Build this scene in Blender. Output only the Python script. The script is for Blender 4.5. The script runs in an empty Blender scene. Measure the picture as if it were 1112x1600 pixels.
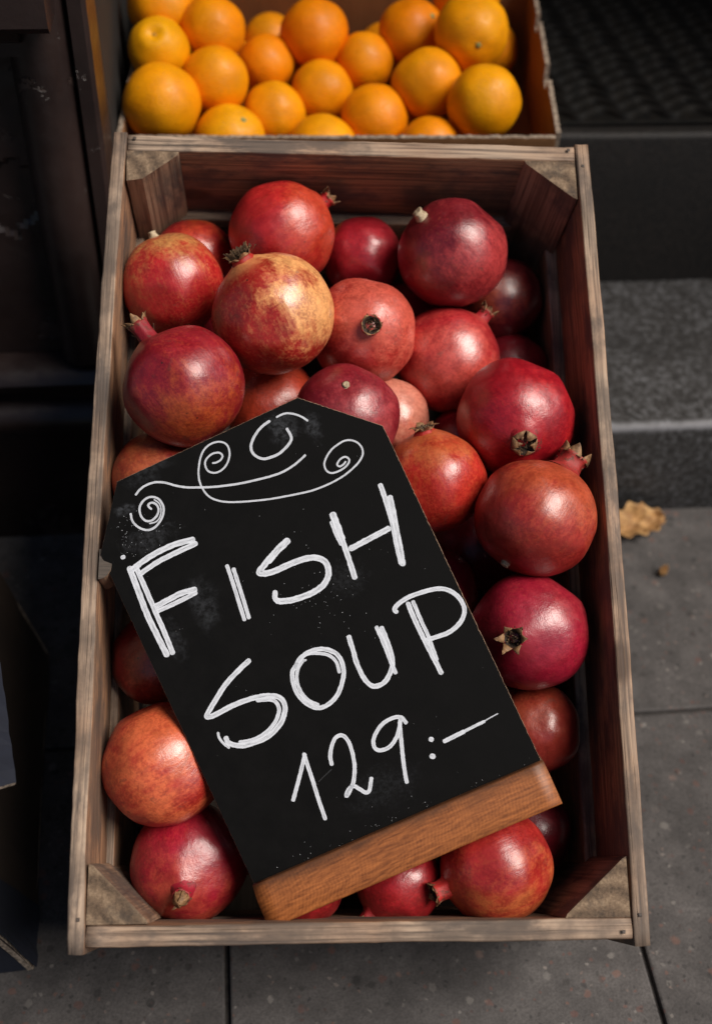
import bpy, math, random
from mathutils import Vector, Matrix, noise
random.seed(7)
scene = bpy.context.scene
COL = scene.collection

# ------------------------------------------------------------------ measured places
FRUIT = {
    'p1': ((-0.139, 0.2584, -0.1064), 0.0385, (0.3366, 0.4464, -0.8292)),
    'p2': ((-0.1522, 0.2072, -0.0487), 0.0419, (0.3701, -0.7895, -0.4896)),
    'p3': ((-0.0604, 0.2628, -0.0587), 0.0443, (0.7906, 0.5513, 0.2664)),
    'p4': ((-0.0657, 0.1603, -0.0063), 0.047, (-0.4971, 0.6091, 0.618)),
    'p5': ((0.0131, 0.265, -0.1005), 0.0351, (0.2458, -0.0033, -0.9693)),
    'p6': ((0.0879, 0.2424, -0.0499), 0.0457, (0.6468, -0.3828, -0.6596)),
    'p7': ((0.1417, 0.2337, -0.1203), 0.0381, (-0.4843, -0.0286, 0.8744)),
    'p8': ((0.0098, 0.1671, -0.0512), 0.0435, (0.0512, -0.3332, 0.9415)),
    'p9': ((0.0864, 0.1586, -0.0889), 0.0447, (0.627, 0.7348, 0.2589)),
    'p10': ((-0.1348, 0.0929, 0.0018), 0.046, (-0.6053, 0.7671, 0.2126)),
    'p11': ((-0.0676, 0.1129, -0.0903), 0.0399, (0.059, -0.0013, -0.9983)),
    'p12': ((-0.0069, 0.0792, -0.0263), 0.0413, (0.0534, -0.2908, -0.9553)),
    'p13': ((0.0322, 0.1002, -0.085), 0.0342, (0.2508, 0.0888, -0.964)),
    'p14': ((0.0652, 0.0317, -0.0452), 0.0412, (-0.2243, 0.8095, 0.5426)),
    'p15': ((0.1338, 0.0856, -0.0398), 0.0466, (-0.0507, -0.6778, 0.7335)),
    'p16': ((0.1394, -0.0077, -0.0148), 0.0471, (0.5594, 0.8273, 0.0513)),
    'p18': ((0.1375, -0.0924, -0.045), 0.0444, (-0.4362, -0.2603, 0.8614)),
    'p19': ((0.1466, -0.1628, -0.0905), 0.0352, (0.1499, -0.0908, -0.9845)),
    'p20': ((0.1121, 0.0093, -0.1489), 0.0436, (0.4589, -0.162, -0.8736)),
    'p21': ((0.0667, -0.0457, -0.1111), 0.0392, (0.0578, -0.0902, -0.9942)),
    'p22': ((-0.156, 0.0328, -0.0479), 0.0382, (0.0563, -0.1726, -0.9834)),
    'p23': ((-0.1585, -0.1067, -0.0885), 0.036, (0.3236, -0.0898, -0.9419)),
    'p24': ((-0.1468, -0.1914, -0.0642), 0.0455, (0.8445, 0.5261, 0.0998)),
    'p25': ((-0.1283, -0.2631, -0.0999), 0.0447, (-0.0272, -0.472, 0.8812)),
    'p26': ((0.1045, -0.268, -0.0562), 0.0423, (-0.9189, -0.3654, 0.1487)),
    'p27': ((0.1448, -0.2429, -0.1206), 0.0323, (0.344, 0.2709, -0.8991)),
    'p28': ((0.0327, -0.2782, -0.0809), 0.0333, (-0.651, -0.7266, 0.2195)),
    'p29': ((-0.0381, -0.2817, -0.067), 0.0278, (0.2361, -0.5854, -0.7756)),
}
ORANGE = {
    'a': ((0.0352, 0.1837, 0.035), 0.0356, (-0.0, -0.2492, -0.9685)),
    'b': ((0.0931, 0.1583, 0.0212), 0.0334, (0.7152, 0.2209, -0.6631)),
    'c': ((0.0369, 0.1204, 0.0204), 0.0314, (0.0, -0.4727, 0.8812)),
    'd': ((0.0978, 0.0991, -0.0038), 0.0344, (0.0156, 0.9819, -0.1885)),
    'e': ((0.0452, 0.0481, 0.0026), 0.0387, (0.2063, -0.5564, -0.8049)),
    'f': ((0.148, 0.1625, -0.0242), 0.0308, (-0.5717, -0.1952, -0.7969)),
    'g': ((0.2033, 0.19, -0.003), 0.0365, (0.0419, 0.5449, -0.8374)),
    'h': ((0.2123, 0.1288, -0.0365), 0.0327, (0.5634, 0.8249, -0.047)),
    'i': ((0.2594, 0.1726, -0.028), 0.0318, (-0.6724, 0.7038, -0.2293)),
    'j': ((0.1594, 0.0937, -0.0416), 0.033, (0.0489, -0.0362, -0.9981)),
    'k': ((0.1146, 0.0399, -0.0399), 0.0369, (0.4581, -0.2042, 0.8651)),
    'l': ((0.2149, 0.0412, -0.0523), 0.0372, (0.0995, 0.9554, -0.2779)),
    'm': ((0.2711, 0.0805, -0.039), 0.0348, (0.0526, 0.9981, -0.0333)),
    'n': ((0.3137, 0.2019, -0.0076), 0.0347, (0.6484, -0.2724, 0.7109)),
    'o': ((0.3296, 0.109, -0.014), 0.0354, (-0.9621, -0.2032, 0.1816)),
    'p': ((0.3779, 0.1572, 0.018), 0.039, (0.1078, -0.9706, 0.215)),
    'q': ((0.3781, 0.2499, 0.0101), 0.0365, (0.68, 0.6459, -0.3468)),
    'r': ((0.388, 0.0628, -0.0073), 0.0372, (0.0995, 0.0007, -0.995)),
    's': ((0.3305, 0.0361, -0.0445), 0.0315, (0.1225, 0.7411, -0.6601)),
}
CRATE_ROT = [[0.9982, 0.058, -0.0119], [-0.0561, 0.8619, -0.504], [-0.019, 0.5038, 0.8636]]
CRATE_LOC = (0.0796, 0.649, 0.3748)
CARTON_ROT = [[0.9951, 0.089, -0.0426], [-0.095, 0.9808, -0.1704], [0.0267, 0.1736, 0.9845]]
CARTON_LOC = (-0.1264, 1.1622, 0.4358)
CARTON_W = 0.4574
CAM_ROT = [[0.9951, 0.0455, -0.0875], [-0.095, 0.6819, -0.7253], [0.0267, 0.73, 0.6829]]
CAM_H = 0.975
SIGN_ROT = [[0.9115, -0.3999, -0.0966], [0.3683, 0.8978, -0.2414], [0.1832, 0.1845, 0.9656]]
SIGN_LOC = (-0.0763, -0.2785, -0.0422)
SIGN_OUTLINE = [(0.0, 0.0), (0.2272, 0.0), (0.2194, 0.2693), (0.17, 0.3139), (0.0221, 0.3105), (-0.0104, 0.2656)]
FOOT = [(0.0019, -0.0322), (0.2279, -0.0303)]
STROKES = [   # millimetres on the board: (width, points)
    ('painted_letter F', [
        (4.46, [(5.7, 247.2), (5.0, 228.5), (4.3, 210.8), (5.2, 192.4), (6.2, 177.7)]),
        (3.76, [(10.4, 247.3), (10.7, 228.6), (10.8, 208.0), (11.0, 192.5), (10.7, 177.3)]),
        (4.23, [(6.5, 245.4), (19.2, 248.6), (31.3, 250.1), (44.2, 250.1), (57.3, 248.0)]),
        (3.76, [(11.1, 240.3), (25.8, 243.2), (39.1, 244.1), (58.0, 244.6)]),
        (4.23, [(12.8, 213.8), (22.3, 214.3), (33.5, 215.1), (44.2, 213.6)]),
        (3.29, [(11.1, 209.9), (20.4, 210.0), (32.5, 210.4), (43.7, 211.2)]),
    ]),
    ('painted_letter I', [
        (2.82, [(72.8, 220.2), (71.9, 208.2), (70.8, 197.4), (69.0, 178.7)]),
        (2.82, [(76.3, 216.1), (75.4, 205.7), (74.4, 194.8), (72.6, 178.7)]),
    ]),
    ('painted_letter S', [
        (5.16, [(121.0, 219.3), (115.6, 217.5), (109.2, 214.7), (102.6, 211.4)]),
        (4.46, [(106.2, 213.9), (97.6, 209.4), (92.7, 206.4), (95.4, 204.2), (102.5, 202.7), (117.5, 202.8), (129.8, 201.6), (136.7, 198.6), (140.4, 193.9), (140.3, 187.8), (137.6, 182.8), (131.7, 178.7), (121.7, 176.9), (109.2, 177.7), (101.7, 179.4), (96.9, 181.5)]),
        (3.76, [(96.8, 181.1), (96.1, 184.4), (97.8, 188.3)]),
    ]),
    ('painted_letter H', [
        (5.16, [(159.4, 223.7), (159.0, 215.6), (158.3, 204.6)]),
        (3.99, [(159.2, 219.6), (158.3, 204.6), (157.4, 191.7), (155.8, 174.9)]),
        (2.82, [(156.3, 218.9), (155.9, 210.8), (156.4, 201.3)]),
        (3.76, [(200.1, 229.6), (199.6, 222.6), (198.8, 213.7), (198.0, 201.2)]),
        (4.23, [(203.0, 218.6), (201.3, 210.0), (197.7, 194.7), (195.3, 183.4), (192.0, 170.0)]),
        (2.35, [(197.9, 211.5), (196.2, 199.4), (193.1, 185.4), (190.5, 171.1)]),
        (4.23, [(161.6, 195.5), (169.6, 196.1), (178.6, 196.8), (192.9, 197.8)]),
    ]),
    ('painted_letter S', [
        (3.76, [(60.2, 149.8), (49.9, 146.1), (37.2, 140.4), (24.8, 132.0), (17.4, 126.5), (15.8, 124.1), (21.6, 123.2), (34.4, 124.3), (45.6, 124.1), (55.3, 122.9), (64.4, 120.1), (70.3, 116.0), (71.6, 109.4), (67.4, 102.1), (60.5, 96.9), (50.9, 93.4), (40.6, 93.3), (30.1, 95.2), (23.1, 100.3), (22.4, 104.6)]),
        (2.82, [(54.4, 120.8), (63.3, 117.5), (66.7, 113.5), (66.2, 107.6), (60.3, 101.1), (50.7, 96.6), (40.0, 95.6), (30.6, 97.6)]),
        (1.88, [(18.6, 110.3), (18.0, 106.5), (19.2, 101.9), (21.8, 97.3)]),
    ]),
    ('painted_letter O', [
        (3.29, [(91.6, 133.3), (86.3, 129.4), (83.5, 120.5), (83.8, 111.7), (87.7, 103.0), (93.3, 98.1), (100.7, 97.4), (109.3, 100.8), (116.2, 107.4), (121.2, 115.4), (122.4, 125.1), (118.8, 132.2), (111.6, 136.9), (102.9, 138.1), (94.8, 136.0), (90.0, 131.9)]),
        (2.35, [(97.2, 134.4), (91.3, 130.3), (87.1, 123.0), (86.4, 114.2), (89.0, 106.0), (94.2, 100.2)]),
        (2.35, [(96.4, 137.3), (103.4, 136.9), (110.3, 133.9), (115.8, 130.0), (118.7, 123.7), (117.9, 115.9)]),
    ]),
    ('painted_letter U', [
        (3.52, [(134.5, 136.7), (133.3, 125.5), (132.1, 115.8), (132.3, 106.6), (134.3, 99.7), (137.9, 96.1), (145.0, 96.1), (151.5, 100.4), (156.2, 106.5), (158.2, 114.7), (159.0, 123.6), (159.1, 133.2)]),
        (2.82, [(155.9, 135.1), (156.0, 124.9), (155.7, 114.8), (155.4, 105.8), (155.5, 99.2)]),
    ]),
    ('painted_letter P', [
        (3.52, [(183.9, 141.8), (183.7, 132.2), (183.9, 120.9), (184.6, 107.4), (186.0, 86.1)]),
        (2.82, [(187.9, 141.6), (187.7, 128.5), (188.0, 115.1), (187.3, 105.3), (186.9, 96.3)]),
        (3.29, [(173.7, 139.6), (173.3, 142.3), (178.5, 144.7), (187.2, 146.0), (197.1, 145.3), (206.6, 143.7), (213.8, 140.1), (218.9, 133.3), (220.6, 125.4), (218.8, 119.1), (213.0, 114.0), (204.6, 111.0), (196.4, 111.0), (186.7, 112.1)]),
    ]),
    ('painted_digit one', [
        (2.82, [(50.0, 43.9), (55.4, 50.6), (61.1, 57.8), (66.9, 65.4), (70.8, 70.8)]),
        (2.82, [(70.5, 71.4), (69.5, 60.8), (68.5, 49.1), (67.2, 36.6), (66.2, 22.5)]),
    ]),
    ('painted_digit two', [
        (2.82, [(86.1, 56.7), (87.8, 63.0), (92.2, 69.7), (96.8, 73.3), (101.7, 72.7), (103.9, 67.2), (103.4, 58.9), (100.8, 48.4), (95.7, 39.0), (90.4, 33.7), (86.8, 31.3), (89.9, 35.0), (94.5, 36.0), (97.8, 32.1), (100.8, 28.3), (104.1, 28.9), (108.7, 36.0)]),
    ]),
    ('painted_digit nine', [
        (2.82, [(147.9, 63.0), (146.4, 67.7), (141.3, 69.9), (133.3, 69.3), (126.2, 65.8), (120.9, 60.5), (119.9, 54.8), (123.7, 51.7), (130.4, 51.9), (137.2, 56.0), (142.3, 61.9), (145.0, 66.8)]),
        (2.82, [(143.8, 65.3), (140.6, 55.6), (136.3, 42.3), (133.0, 31.2), (131.2, 23.4)]),
    ]),
    ('painted_colon', [
        (3.29, [(159.5, 45.2), (160.4, 44.4)]),
        (3.76, [(155.4, 33.6), (156.5, 32.7)]),
    ]),
    ('painted_dash', [
        (3.05, [(168.2, 39.7), (175.5, 40.1), (183.8, 40.6)]),
        (2.11, [(182.8, 40.5), (192.2, 41.1), (200.5, 41.5)]),
        (0.75, [(198.4, 41.4), (204.8, 42.2), (211.7, 42.8)]),
    ]),
    ('chalk_scroll', [
        (1.88, [(31.2, 295.7), (35.2, 297.9), (39.6, 299.0), (45.1, 299.0), (50.1, 297.7), (55.4, 294.7), (60.2, 290.7), (67.1, 286.1), (74.4, 282.7), (85.6, 278.2), (95.3, 275.1), (106.0, 272.2), (117.1, 270.0), (127.3, 268.3), (135.7, 267.5), (142.4, 267.9), (148.4, 269.0), (153.4, 270.5), (158.1, 272.2)]),
    ]),
    ('chalk_scroll', [
        (1.6, [(93.0, 294.3), (95.5, 293.7), (99.0, 294.1), (101.6, 296.0), (101.3, 298.4), (99.4, 300.1), (95.3, 300.8), (90.8, 299.5), (87.9, 297.0), (87.0, 293.2), (87.9, 289.7), (91.2, 287.2), (95.4, 286.7), (100.4, 288.2), (104.9, 292.0), (107.6, 296.7), (108.1, 302.0), (105.7, 305.7), (101.5, 307.7), (96.1, 307.9), (90.9, 306.0), (86.2, 301.7), (82.3, 295.7), (79.6, 289.8), (78.5, 284.2), (78.8, 278.6), (80.3, 273.4), (83.8, 268.8), (89.6, 264.5), (97.8, 260.7), (109.2, 256.6), (120.8, 253.0), (132.6, 250.1), (143.6, 247.7), (152.7, 246.1), (162.3, 245.6), (171.1, 245.9), (179.3, 247.1), (186.8, 249.3), (192.6, 251.8), (197.1, 255.5), (198.6, 260.1), (197.4, 264.8), (194.0, 268.5), (189.3, 270.3), (183.7, 269.9), (177.4, 268.1), (172.1, 264.7), (168.5, 260.6), (167.9, 256.1), (169.9, 252.7), (174.2, 251.5), (179.6, 251.8), (184.1, 253.3), (186.5, 255.8), (185.6, 258.6), (182.9, 259.5), (179.4, 258.5), (177.0, 256.4), (178.1, 254.4), (181.2, 254.6), (183.5, 255.8)]),
    ]),
    ('chalk_scroll', [
        (1.69, [(150.0, 306.7), (153.8, 307.0), (157.9, 306.3), (162.3, 303.9), (166.7, 299.8), (169.9, 295.1)]),
        (2.35, [(143.8, 306.1), (138.3, 305.0), (132.7, 302.6), (127.2, 298.5), (123.7, 294.0), (123.2, 289.2), (125.3, 285.0), (129.3, 281.9), (135.0, 281.0), (140.4, 281.0), (146.7, 282.9), (151.6, 285.5), (153.8, 288.1), (154.0, 291.7), (153.5, 295.7)]),
    ]),
    ('chalk_scroll', [
        (1.88, [(37.7, 281.4), (36.8, 282.9), (36.7, 284.9), (38.8, 285.7), (41.4, 284.4), (42.8, 281.2), (42.0, 277.8), (39.3, 275.0), (34.9, 273.4), (31.0, 274.5), (28.9, 277.8), (28.8, 282.2), (30.6, 286.5), (34.4, 289.2), (38.5, 290.1), (42.4, 289.0), (45.5, 285.9), (46.7, 281.4), (45.9, 277.0), (42.9, 272.6), (38.7, 269.4), (33.8, 267.6), (29.7, 267.8), (25.7, 270.2), (22.6, 274.4), (21.3, 279.1), (22.2, 284.2)]),
        (1.17, [(42.4, 286.8), (44.8, 282.3), (44.0, 277.3), (40.9, 273.0), (37.0, 271.2), (32.5, 271.9)]),
    ]),
    ('paint_blob', [
        (2.82, [(3.6, 256.9), (5.1, 256.8)]),
        (1.41, [(96.8, 133.6), (98.9, 133.7)]),
    ]),
    ('chalk_scratch', [
        (0.61, [(72.5, 48.9), (78.7, 51.3), (84.6, 53.3)]),
    ]),
]
SMEARS = [(0.0198, 0.2892, 0.0103, 0.0061, 0.35, 90), (0.0428, 0.3077, 0.0188, 0.0103, 0.16, 60), (0.1499, 0.2972, 0.0141, 0.016, 0.34, 70), (0.172, 0.2885, 0.0075, 0.016, 0.3, 80), (0.0473, 0.205, 0.0122, 0.0258, 0.22, 40), (0.0286, 0.2621, 0.0258, 0.0122, 0.2, 110), (0.0165, 0.185, 0.0075, 0.0188, 0.18, 60), (0.0571, 0.3108, 0.0141, 0.0066, 0.14, 50), (0.1492, 0.1763, 0.0188, 0.016, 0.1, 150), (0.1147, 0.0264, 0.0329, 0.0188, 0.08, 120)]
# knob (-0.1918, -0.0519, 0.0)


# ------------------------------------------------------------------ camera, sky, sun
cam_data = bpy.data.cameras.new('camera')
cam_data.sensor_fit = 'VERTICAL'
cam_data.sensor_height = 36.0
cam_data.lens = 36.0 * 1810.0 / 1600.0
cam_data.clip_start = 0.05
cam_data.clip_end = 200
cam_data.dof.use_dof = True
cam_data.dof.focus_distance = 0.88
cam_data.dof.aperture_fstop = 3.9
cam = bpy.data.objects.new('camera', cam_data)
COL.objects.link(cam)
cam.matrix_world = Matrix.Translation((0, 0, CAM_H)) @ Matrix(CAM_ROT).to_4x4()
scene.camera = cam

SUN = Vector((0.54, -0.27, 0.80)).normalized()
world = bpy.data.worlds.new('World')
scene.world = world
world.use_nodes = True
wn = world.node_tree
sky = wn.nodes.new('ShaderNodeTexSky')
sky.sky_type = 'NISHITA'
sky.sun_disc = False
sky.sun_elevation = math.asin(SUN.z)
sky.sun_rotation = math.atan2(SUN.x, SUN.y)
bg = wn.nodes['Background']
wn.links.new(sky.outputs['Color'], bg.inputs['Color'])
bg.inputs['Strength'].default_value = 0.05
sun_data = bpy.data.lights.new('sun', 'SUN')
sun_data.energy = 5.0
sun_data.angle = math.radians(33)
sun_data.color = (1.0, 0.92, 0.83)
sun = bpy.data.objects.new('sun', sun_data)
COL.objects.link(sun)
sun.rotation_euler = SUN.to_track_quat('Z', 'Y').to_euler()
sun.location = (2, -1, 6)
scene.view_settings.view_transform = 'Standard'
scene.view_settings.look = 'None'
scene.view_settings.gamma = 1
scene.view_settings.use_curve_mapping = False
scene.view_settings.exposure = -0.24

# ------------------------------------------------------------------ helpers
def R(d): return math.radians(d)

def mesh(name, verts, faces, mats, smooth=False, fmat=None, uvs=None):
    me = bpy.data.meshes.new(name)
    me.from_pydata([tuple(v) for v in verts], [], faces)
    for m in (mats if isinstance(mats, (list, tuple)) else [mats]):
        me.materials.append(m)
    if fmat:
        for p, i in zip(me.polygons, fmat): p.material_index = i
    if smooth:
        for p in me.polygons: p.use_smooth = True
    if uvs:
        layer = me.uv_layers.new(name='stroke')
        for lp in me.loops: layer.data[lp.index].uv = uvs[lp.vertex_index]
    me.update()
    return me

def obj(name, me, parent=None, loc=(0, 0, 0), rot=None):
    o = bpy.data.objects.new(name, me)
    COL.objects.link(o)
    if rot is not None:
        o.matrix_basis = Matrix.Translation(loc) @ rot.to_4x4()
    else:
        o.location = loc
    o.parent = parent
    return o

def tag(o, label=None, cat=None, group=None, kind=None):
    if label: o['label'] = label
    if cat: o['category'] = cat
    if group: o['group'] = group
    if kind: o['kind'] = kind
    return o

def empty(name, loc=(0, 0, 0), rot=None):
    return obj(name, None, None, loc, rot)

def rotz(a): return Matrix.Rotation(a, 3, 'Z')

def z_to(d, spin=0.0):
    d = Vector(d).normalized()
    q = Vector((0, 0, 1)).rotation_difference(d)
    return q.to_matrix() @ rotz(spin)

def nz(x, y=0.0, z=0.0): return noise.noise(Vector((x, y, z)))

def rounded_rect(w, h, r, per=2, mid=1):
    """closed outline in (y, z), centred"""
    pts = []
    cs = [(w/2-r, h/2-r, 0), (-w/2+r, h/2-r, 90), (-w/2+r, -h/2+r, 180), (w/2-r, -h/2+r, 270)]
    for k, (cx, cy, a0) in enumerate(cs):
        for i in range(per + 1):
            a = R(a0 + 90.0 * i / per)
            pts.append((cx + r * math.cos(a), cy + r * math.sin(a)))
        nx, ny, na = cs[(k + 1) % 4]
        p = pts[-1]; q = (nx + r * math.cos(R(na)), ny + r * math.sin(R(na)))
        for i in range(1, mid + 1):
            f = i / (mid + 1)
            pts.append((p[0] + (q[0]-p[0]) * f, p[1] + (q[1]-p[1]) * f))
    return pts

def bar(name, length, thick, height, mats, r=0.0015, seg=24, rough=0.0006, seed=0.0, bow=0.0, mid=1):
    """a plank along local X, thickness along Y, height along Z, uneven edges"""
    prof = rounded_rect(thick, height, r, 2, mid)
    n = len(prof); vs = []; fs = []
    for i in range(seg + 1):
        x = -length/2 + length * i / seg
        u = x / (length / 2)
        for (y, z) in prof:
            a = nz(x*14 + seed*7.3, y*60 + seed, z*30) * rough
            b = nz(x*9 + seed*3.1, z*60 + seed*2, y*30 + 5) * rough * 1.3
            c = nz(x*75 + seed, y*90, z*90) * rough * 0.5
            vs.append((x + (nz(y*90 + seed, z*90, i) * rough if i in (0, seg) else 0), y + a + c + bow * (1 - u*u), z + b + c))
    for i in range(seg):
        for j in range(n):
            k = (j + 1) % n
            fs.append((i*n+j, i*n+k, (i+1)*n+k, (i+1)*n+j))
    fs.append(tuple(range(n-1, -1, -1)))
    fs.append(tuple(seg*n + j for j in range(n)))
    for f_i in range(len(fs)):
        fs[f_i] = tuple(reversed(fs[f_i]))
    me = mesh(name, vs, fs, mats)
    for p in me.polygons: p.use_smooth = len(p.vertices) == 4
    return me

def box(name, lo, hi, mats, r=0.004, seg=2):
    """bevelled box given by two corners"""
    lo = Vector(lo); hi = Vector(hi)
    import bmesh
    bm = bmesh.new()
    bmesh.ops.create_cube(bm, size=1)
    for v in bm.verts:
        v.co = Vector((lo[i] + (v.co[i] + 0.5) * (hi[i]-lo[i]) for i in range(3)))
    if r: bmesh.ops.bevel(bm, geom=bm.edges[:], offset=r, segments=seg, affect='EDGES', profile=0.5)
    me = bpy.data.meshes.new(name)
    bm.to_mesh(me); bm.free()
    for m in (mats if isinstance(mats, (list, tuple)) else [mats]): me.materials.append(m)
    return me

def prism(name, outline, z0, z1, mats, fmat_side=0, fmat_cap=0):
    n = len(outline)
    vs = [(x, y, z0) for x, y in outline] + [(x, y, z1) for x, y in outline]
    fs = [tuple(range(n-1, -1, -1)), tuple(range(n, 2*n))]
    fm = [fmat_cap, fmat_cap]
    for i in range(n):
        j = (i+1) % n
        fs.append((i, j, n+j, n+i)); fm.append(fmat_side)
    return mesh(name, vs, fs, mats, fmat=fm)

def sweep_x(name, profile, x0, x1, mat, smooth=True):
    """closed (y, z) profile, counter-clockwise seen from +X, pushed along X"""
    n = len(profile)
    vs = [(x0, y, z) for y, z in profile] + [(x1, y, z) for y, z in profile]
    fs = [tuple(range(n-1, -1, -1)), tuple(range(n, 2*n))]
    for i in range(n):
        j = (i+1) % n
        fs.append((i, j, n+j, n+i))
    me = mesh(name, vs, fs, mat)
    if smooth:
        for p in me.polygons: p.use_smooth = len(p.vertices) == 4
        me.set_sharp_from_angle(angle=R(35))
    return me

# ------------------------------------------------------------------ materials
class NT:
    def __init__(self, name):
        self.m = bpy.data.materials.new(name); self.m.use_nodes = True
        self.t = self.m.node_tree; self.b = self.t.nodes['Principled BSDF']; self.out = self.t.nodes['Material Output']
    def n(self, kind, **kw):
        nd = self.t.nodes.new('ShaderNode' + kind)
        for k, v in kw.items(): setattr(nd, k, v)
        return nd
    def link(self, a, b): self.t.links.new(a, b)
    def put(self, sock, v):
        if hasattr(v, 'links') or hasattr(v, 'is_linked'): self.link(v, sock)
        else: sock.default_value = v
    def math(self, op, a, b=0.0, clamp=False):
        nd = self.n('Math', operation=op, use_clamp=clamp); self.put(nd.inputs[0], a); self.put(nd.inputs[1], b); return nd.outputs[0]
    def mapping(self, vec, scale=(1, 1, 1), loc=None):
        nd = self.n('Mapping'); self.link(vec, nd.inputs[0]); nd.inputs['Scale'].default_value = scale
        if loc is not None: self.put(nd.inputs['Location'], loc)
        return nd.outputs[0]
    def noise(self, vec, scale, detail=4, rough=0.55, dist=0.0, out='Fac'):
        nd = self.n('TexNoise'); self.link(vec, nd.inputs['Vector'])
        nd.inputs['Scale'].default_value = scale; nd.inputs['Detail'].default_value = detail
        nd.inputs['Roughness'].default_value = rough; nd.inputs['Distortion'].default_value = dist
        return nd.outputs[out]
    def vor(self, vec, scale, feature='F1', out='Distance', rand=1.0):
        nd = self.n('TexVoronoi', feature=feature); self.link(vec, nd.inputs['Vector'])
        nd.inputs['Scale'].default_value = scale; nd.inputs['Randomness'].default_value = rand
        return nd.outputs[out]
    def step(self, v, a, b, lo=0.0, hi=1.0):
        nd = self.n('MapRange', interpolation_type='SMOOTHSTEP'); self.put(nd.inputs['Value'], v)
        nd.inputs['From Min'].default_value = a; nd.inputs['From Max'].default_value = b
        nd.inputs['To Min'].default_value = lo; nd.inputs['To Max'].default_value = hi
        return nd.outputs['Result']
    def mix(self, fac, a, b, mode='MIX'):
        nd = self.n('Mix', data_type='RGBA', blend_type=mode)
        self.put(nd.inputs[0], fac)
        for s, v in ((nd.inputs[6], a), (nd.inputs[7], b)):
            self.put(s, (*v, 1.0) if isinstance(v, tuple) and len(v) == 3 else v)
        return nd.outputs[2]
    def ramp(self, fac, stops):
        nd = self.n('ValToRGB'); self.link(fac, nd.inputs[0]); e = nd.color_ramp.elements
        while len(e) < len(stops): e.new(0.5)
        for el, (p, c) in zip(e, stops): el.position = p; el.color = (*c, 1)
        return nd.outputs[0]
    def bump(self, h, strength=0.3, dist=0.001, normal=None):
        nd = self.n('Bump'); nd.inputs['Strength'].default_value = strength; nd.inputs['Distance'].default_value = dist
        self.link(h, nd.inputs['Height'])
        if normal is not None: self.link(normal, nd.inputs['Normal'])
        return nd.outputs[0]
    def obj_coords(self, spread=37.0):
        tc = self.n('TexCoord'); oi = self.n('ObjectInfo')
        a = self.n('VectorMath', operation='ADD'); self.link(tc.outputs['Object'], a.inputs[0])
        s = self.math('MULTIPLY', oi.outputs['Random'], spread)
        c = self.n('CombineXYZ'); [self.link(s, c.inputs[i]) for i in range(3)]
        self.link(c.outputs[0], a.inputs[1])
        return a.outputs[0], tc, oi
    def finish(self, color=None, rough=None, normal=None, **kw):
        if color is not None: self.put(self.b.inputs['Base Color'], (*color, 1) if isinstance(color, tuple) else color)
        if rough is not None: self.put(self.b.inputs['Roughness'], rough)
        if normal is not None: self.link(normal, self.b.inputs['Normal'])
        for k, v in kw.items(): self.put(self.b.inputs[k.replace('_', ' ')], v)
        return self.m
    def prop(self, name, out='Color'):
        nd = self.n('Attribute', attribute_type='OBJECT', attribute_name=name); return nd.outputs[out]

def wood_material(name, axis, dark, light, grey_d, grey_l, weather, crackle=0.3):
    t = NT(name)
    vec, tc, oi = t.obj_coords()
    s_fine = [430, 430, 430]; s_fine[axis] = 9
    s_ring = [60, 60, 60]; s_ring[axis] = 1.8
    fine = t.noise(t.mapping(vec, tuple(s_fine)), 1.0, 5, 0.65)
    ring = t.noise(t.mapping(vec, tuple(s_ring)), 1.0, 3, 0.5, 0.6)
    rings = t.math('FRACT', t.math('MULTIPLY', ring, 7.0))
    rings = t.math('ABSOLUTE', t.math('SUBTRACT', rings, 0.5))
    g = t.math('ADD', t.math('MULTIPLY', fine, 0.95), t.math('MULTIPLY', rings, 0.42))
    g = t.math('SUBTRACT', t.math('MULTIPLY', g, 1.6), 0.36)
    raw = t.ramp(g, [(0.22, dark), (0.72, light)])
    old = t.ramp(g, [(0.24, grey_d), (0.72, grey_l)])
    nsep = t.n('SeparateXYZ'); t.link(tc.outputs['Normal'], nsep.inputs[0])
    top = t.step(nsep.outputs['Z'], 0.45, 0.85)
    blot = t.noise(vec, 9.0, 4, 0.6)
    w = t.math('ADD', t.math('MULTIPLY', top, 0.8), weather, True)
    w = t.math('MULTIPLY', w, t.step(blot, 0.22, 0.62, 0.5, 1.0), True)
    c = t.mix(w, raw, old)
    s_st = [26, 26, 26]; s_st[axis] = 10
    stain = t.noise(t.mapping(vec, tuple(s_st)), 1.0, 6, 0.65)
    c = t.mix(t.step(stain, 0.50, 0.63, 0.0, 0.75), c, (0.055, 0.045, 0.042))
    soil = t.noise(vec, 17, 5, 0.6)
    c = t.mix(t.step(soil, 0.42, 0.62, 0.0, 0.75), c, (0.10, 0.072, 0.055))
    crack_s = [380, 380, 380]; crack_s[axis] = 6
    crack = t.step(t.noise(t.mapping(vec, tuple(crack_s)), 1.0, 2, 0.5), 0.62, 0.69)
    c = t.mix(t.math('MULTIPLY', crack, crackle), c, (0.02, 0.014, 0.011))
    knot = t.vor(t.mapping(vec, tuple(13 if k != axis else 7 for k in range(3))), 1.0)
    c = t.mix(t.step(knot, 0.07, 0.16, 0.75, 0.0), c, (0.05, 0.025, 0.013))
    h = t.math('SUBTRACT', t.math('ADD', t.math('MULTIPLY', fine, 0.7), t.math('MULTIPLY', rings, 0.3)), crack)
    return t.finish(c, t.step(fine, 0.2, 0.8, 0.62, 0.85), t.bump(h, 0.55, 0.0012))

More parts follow.
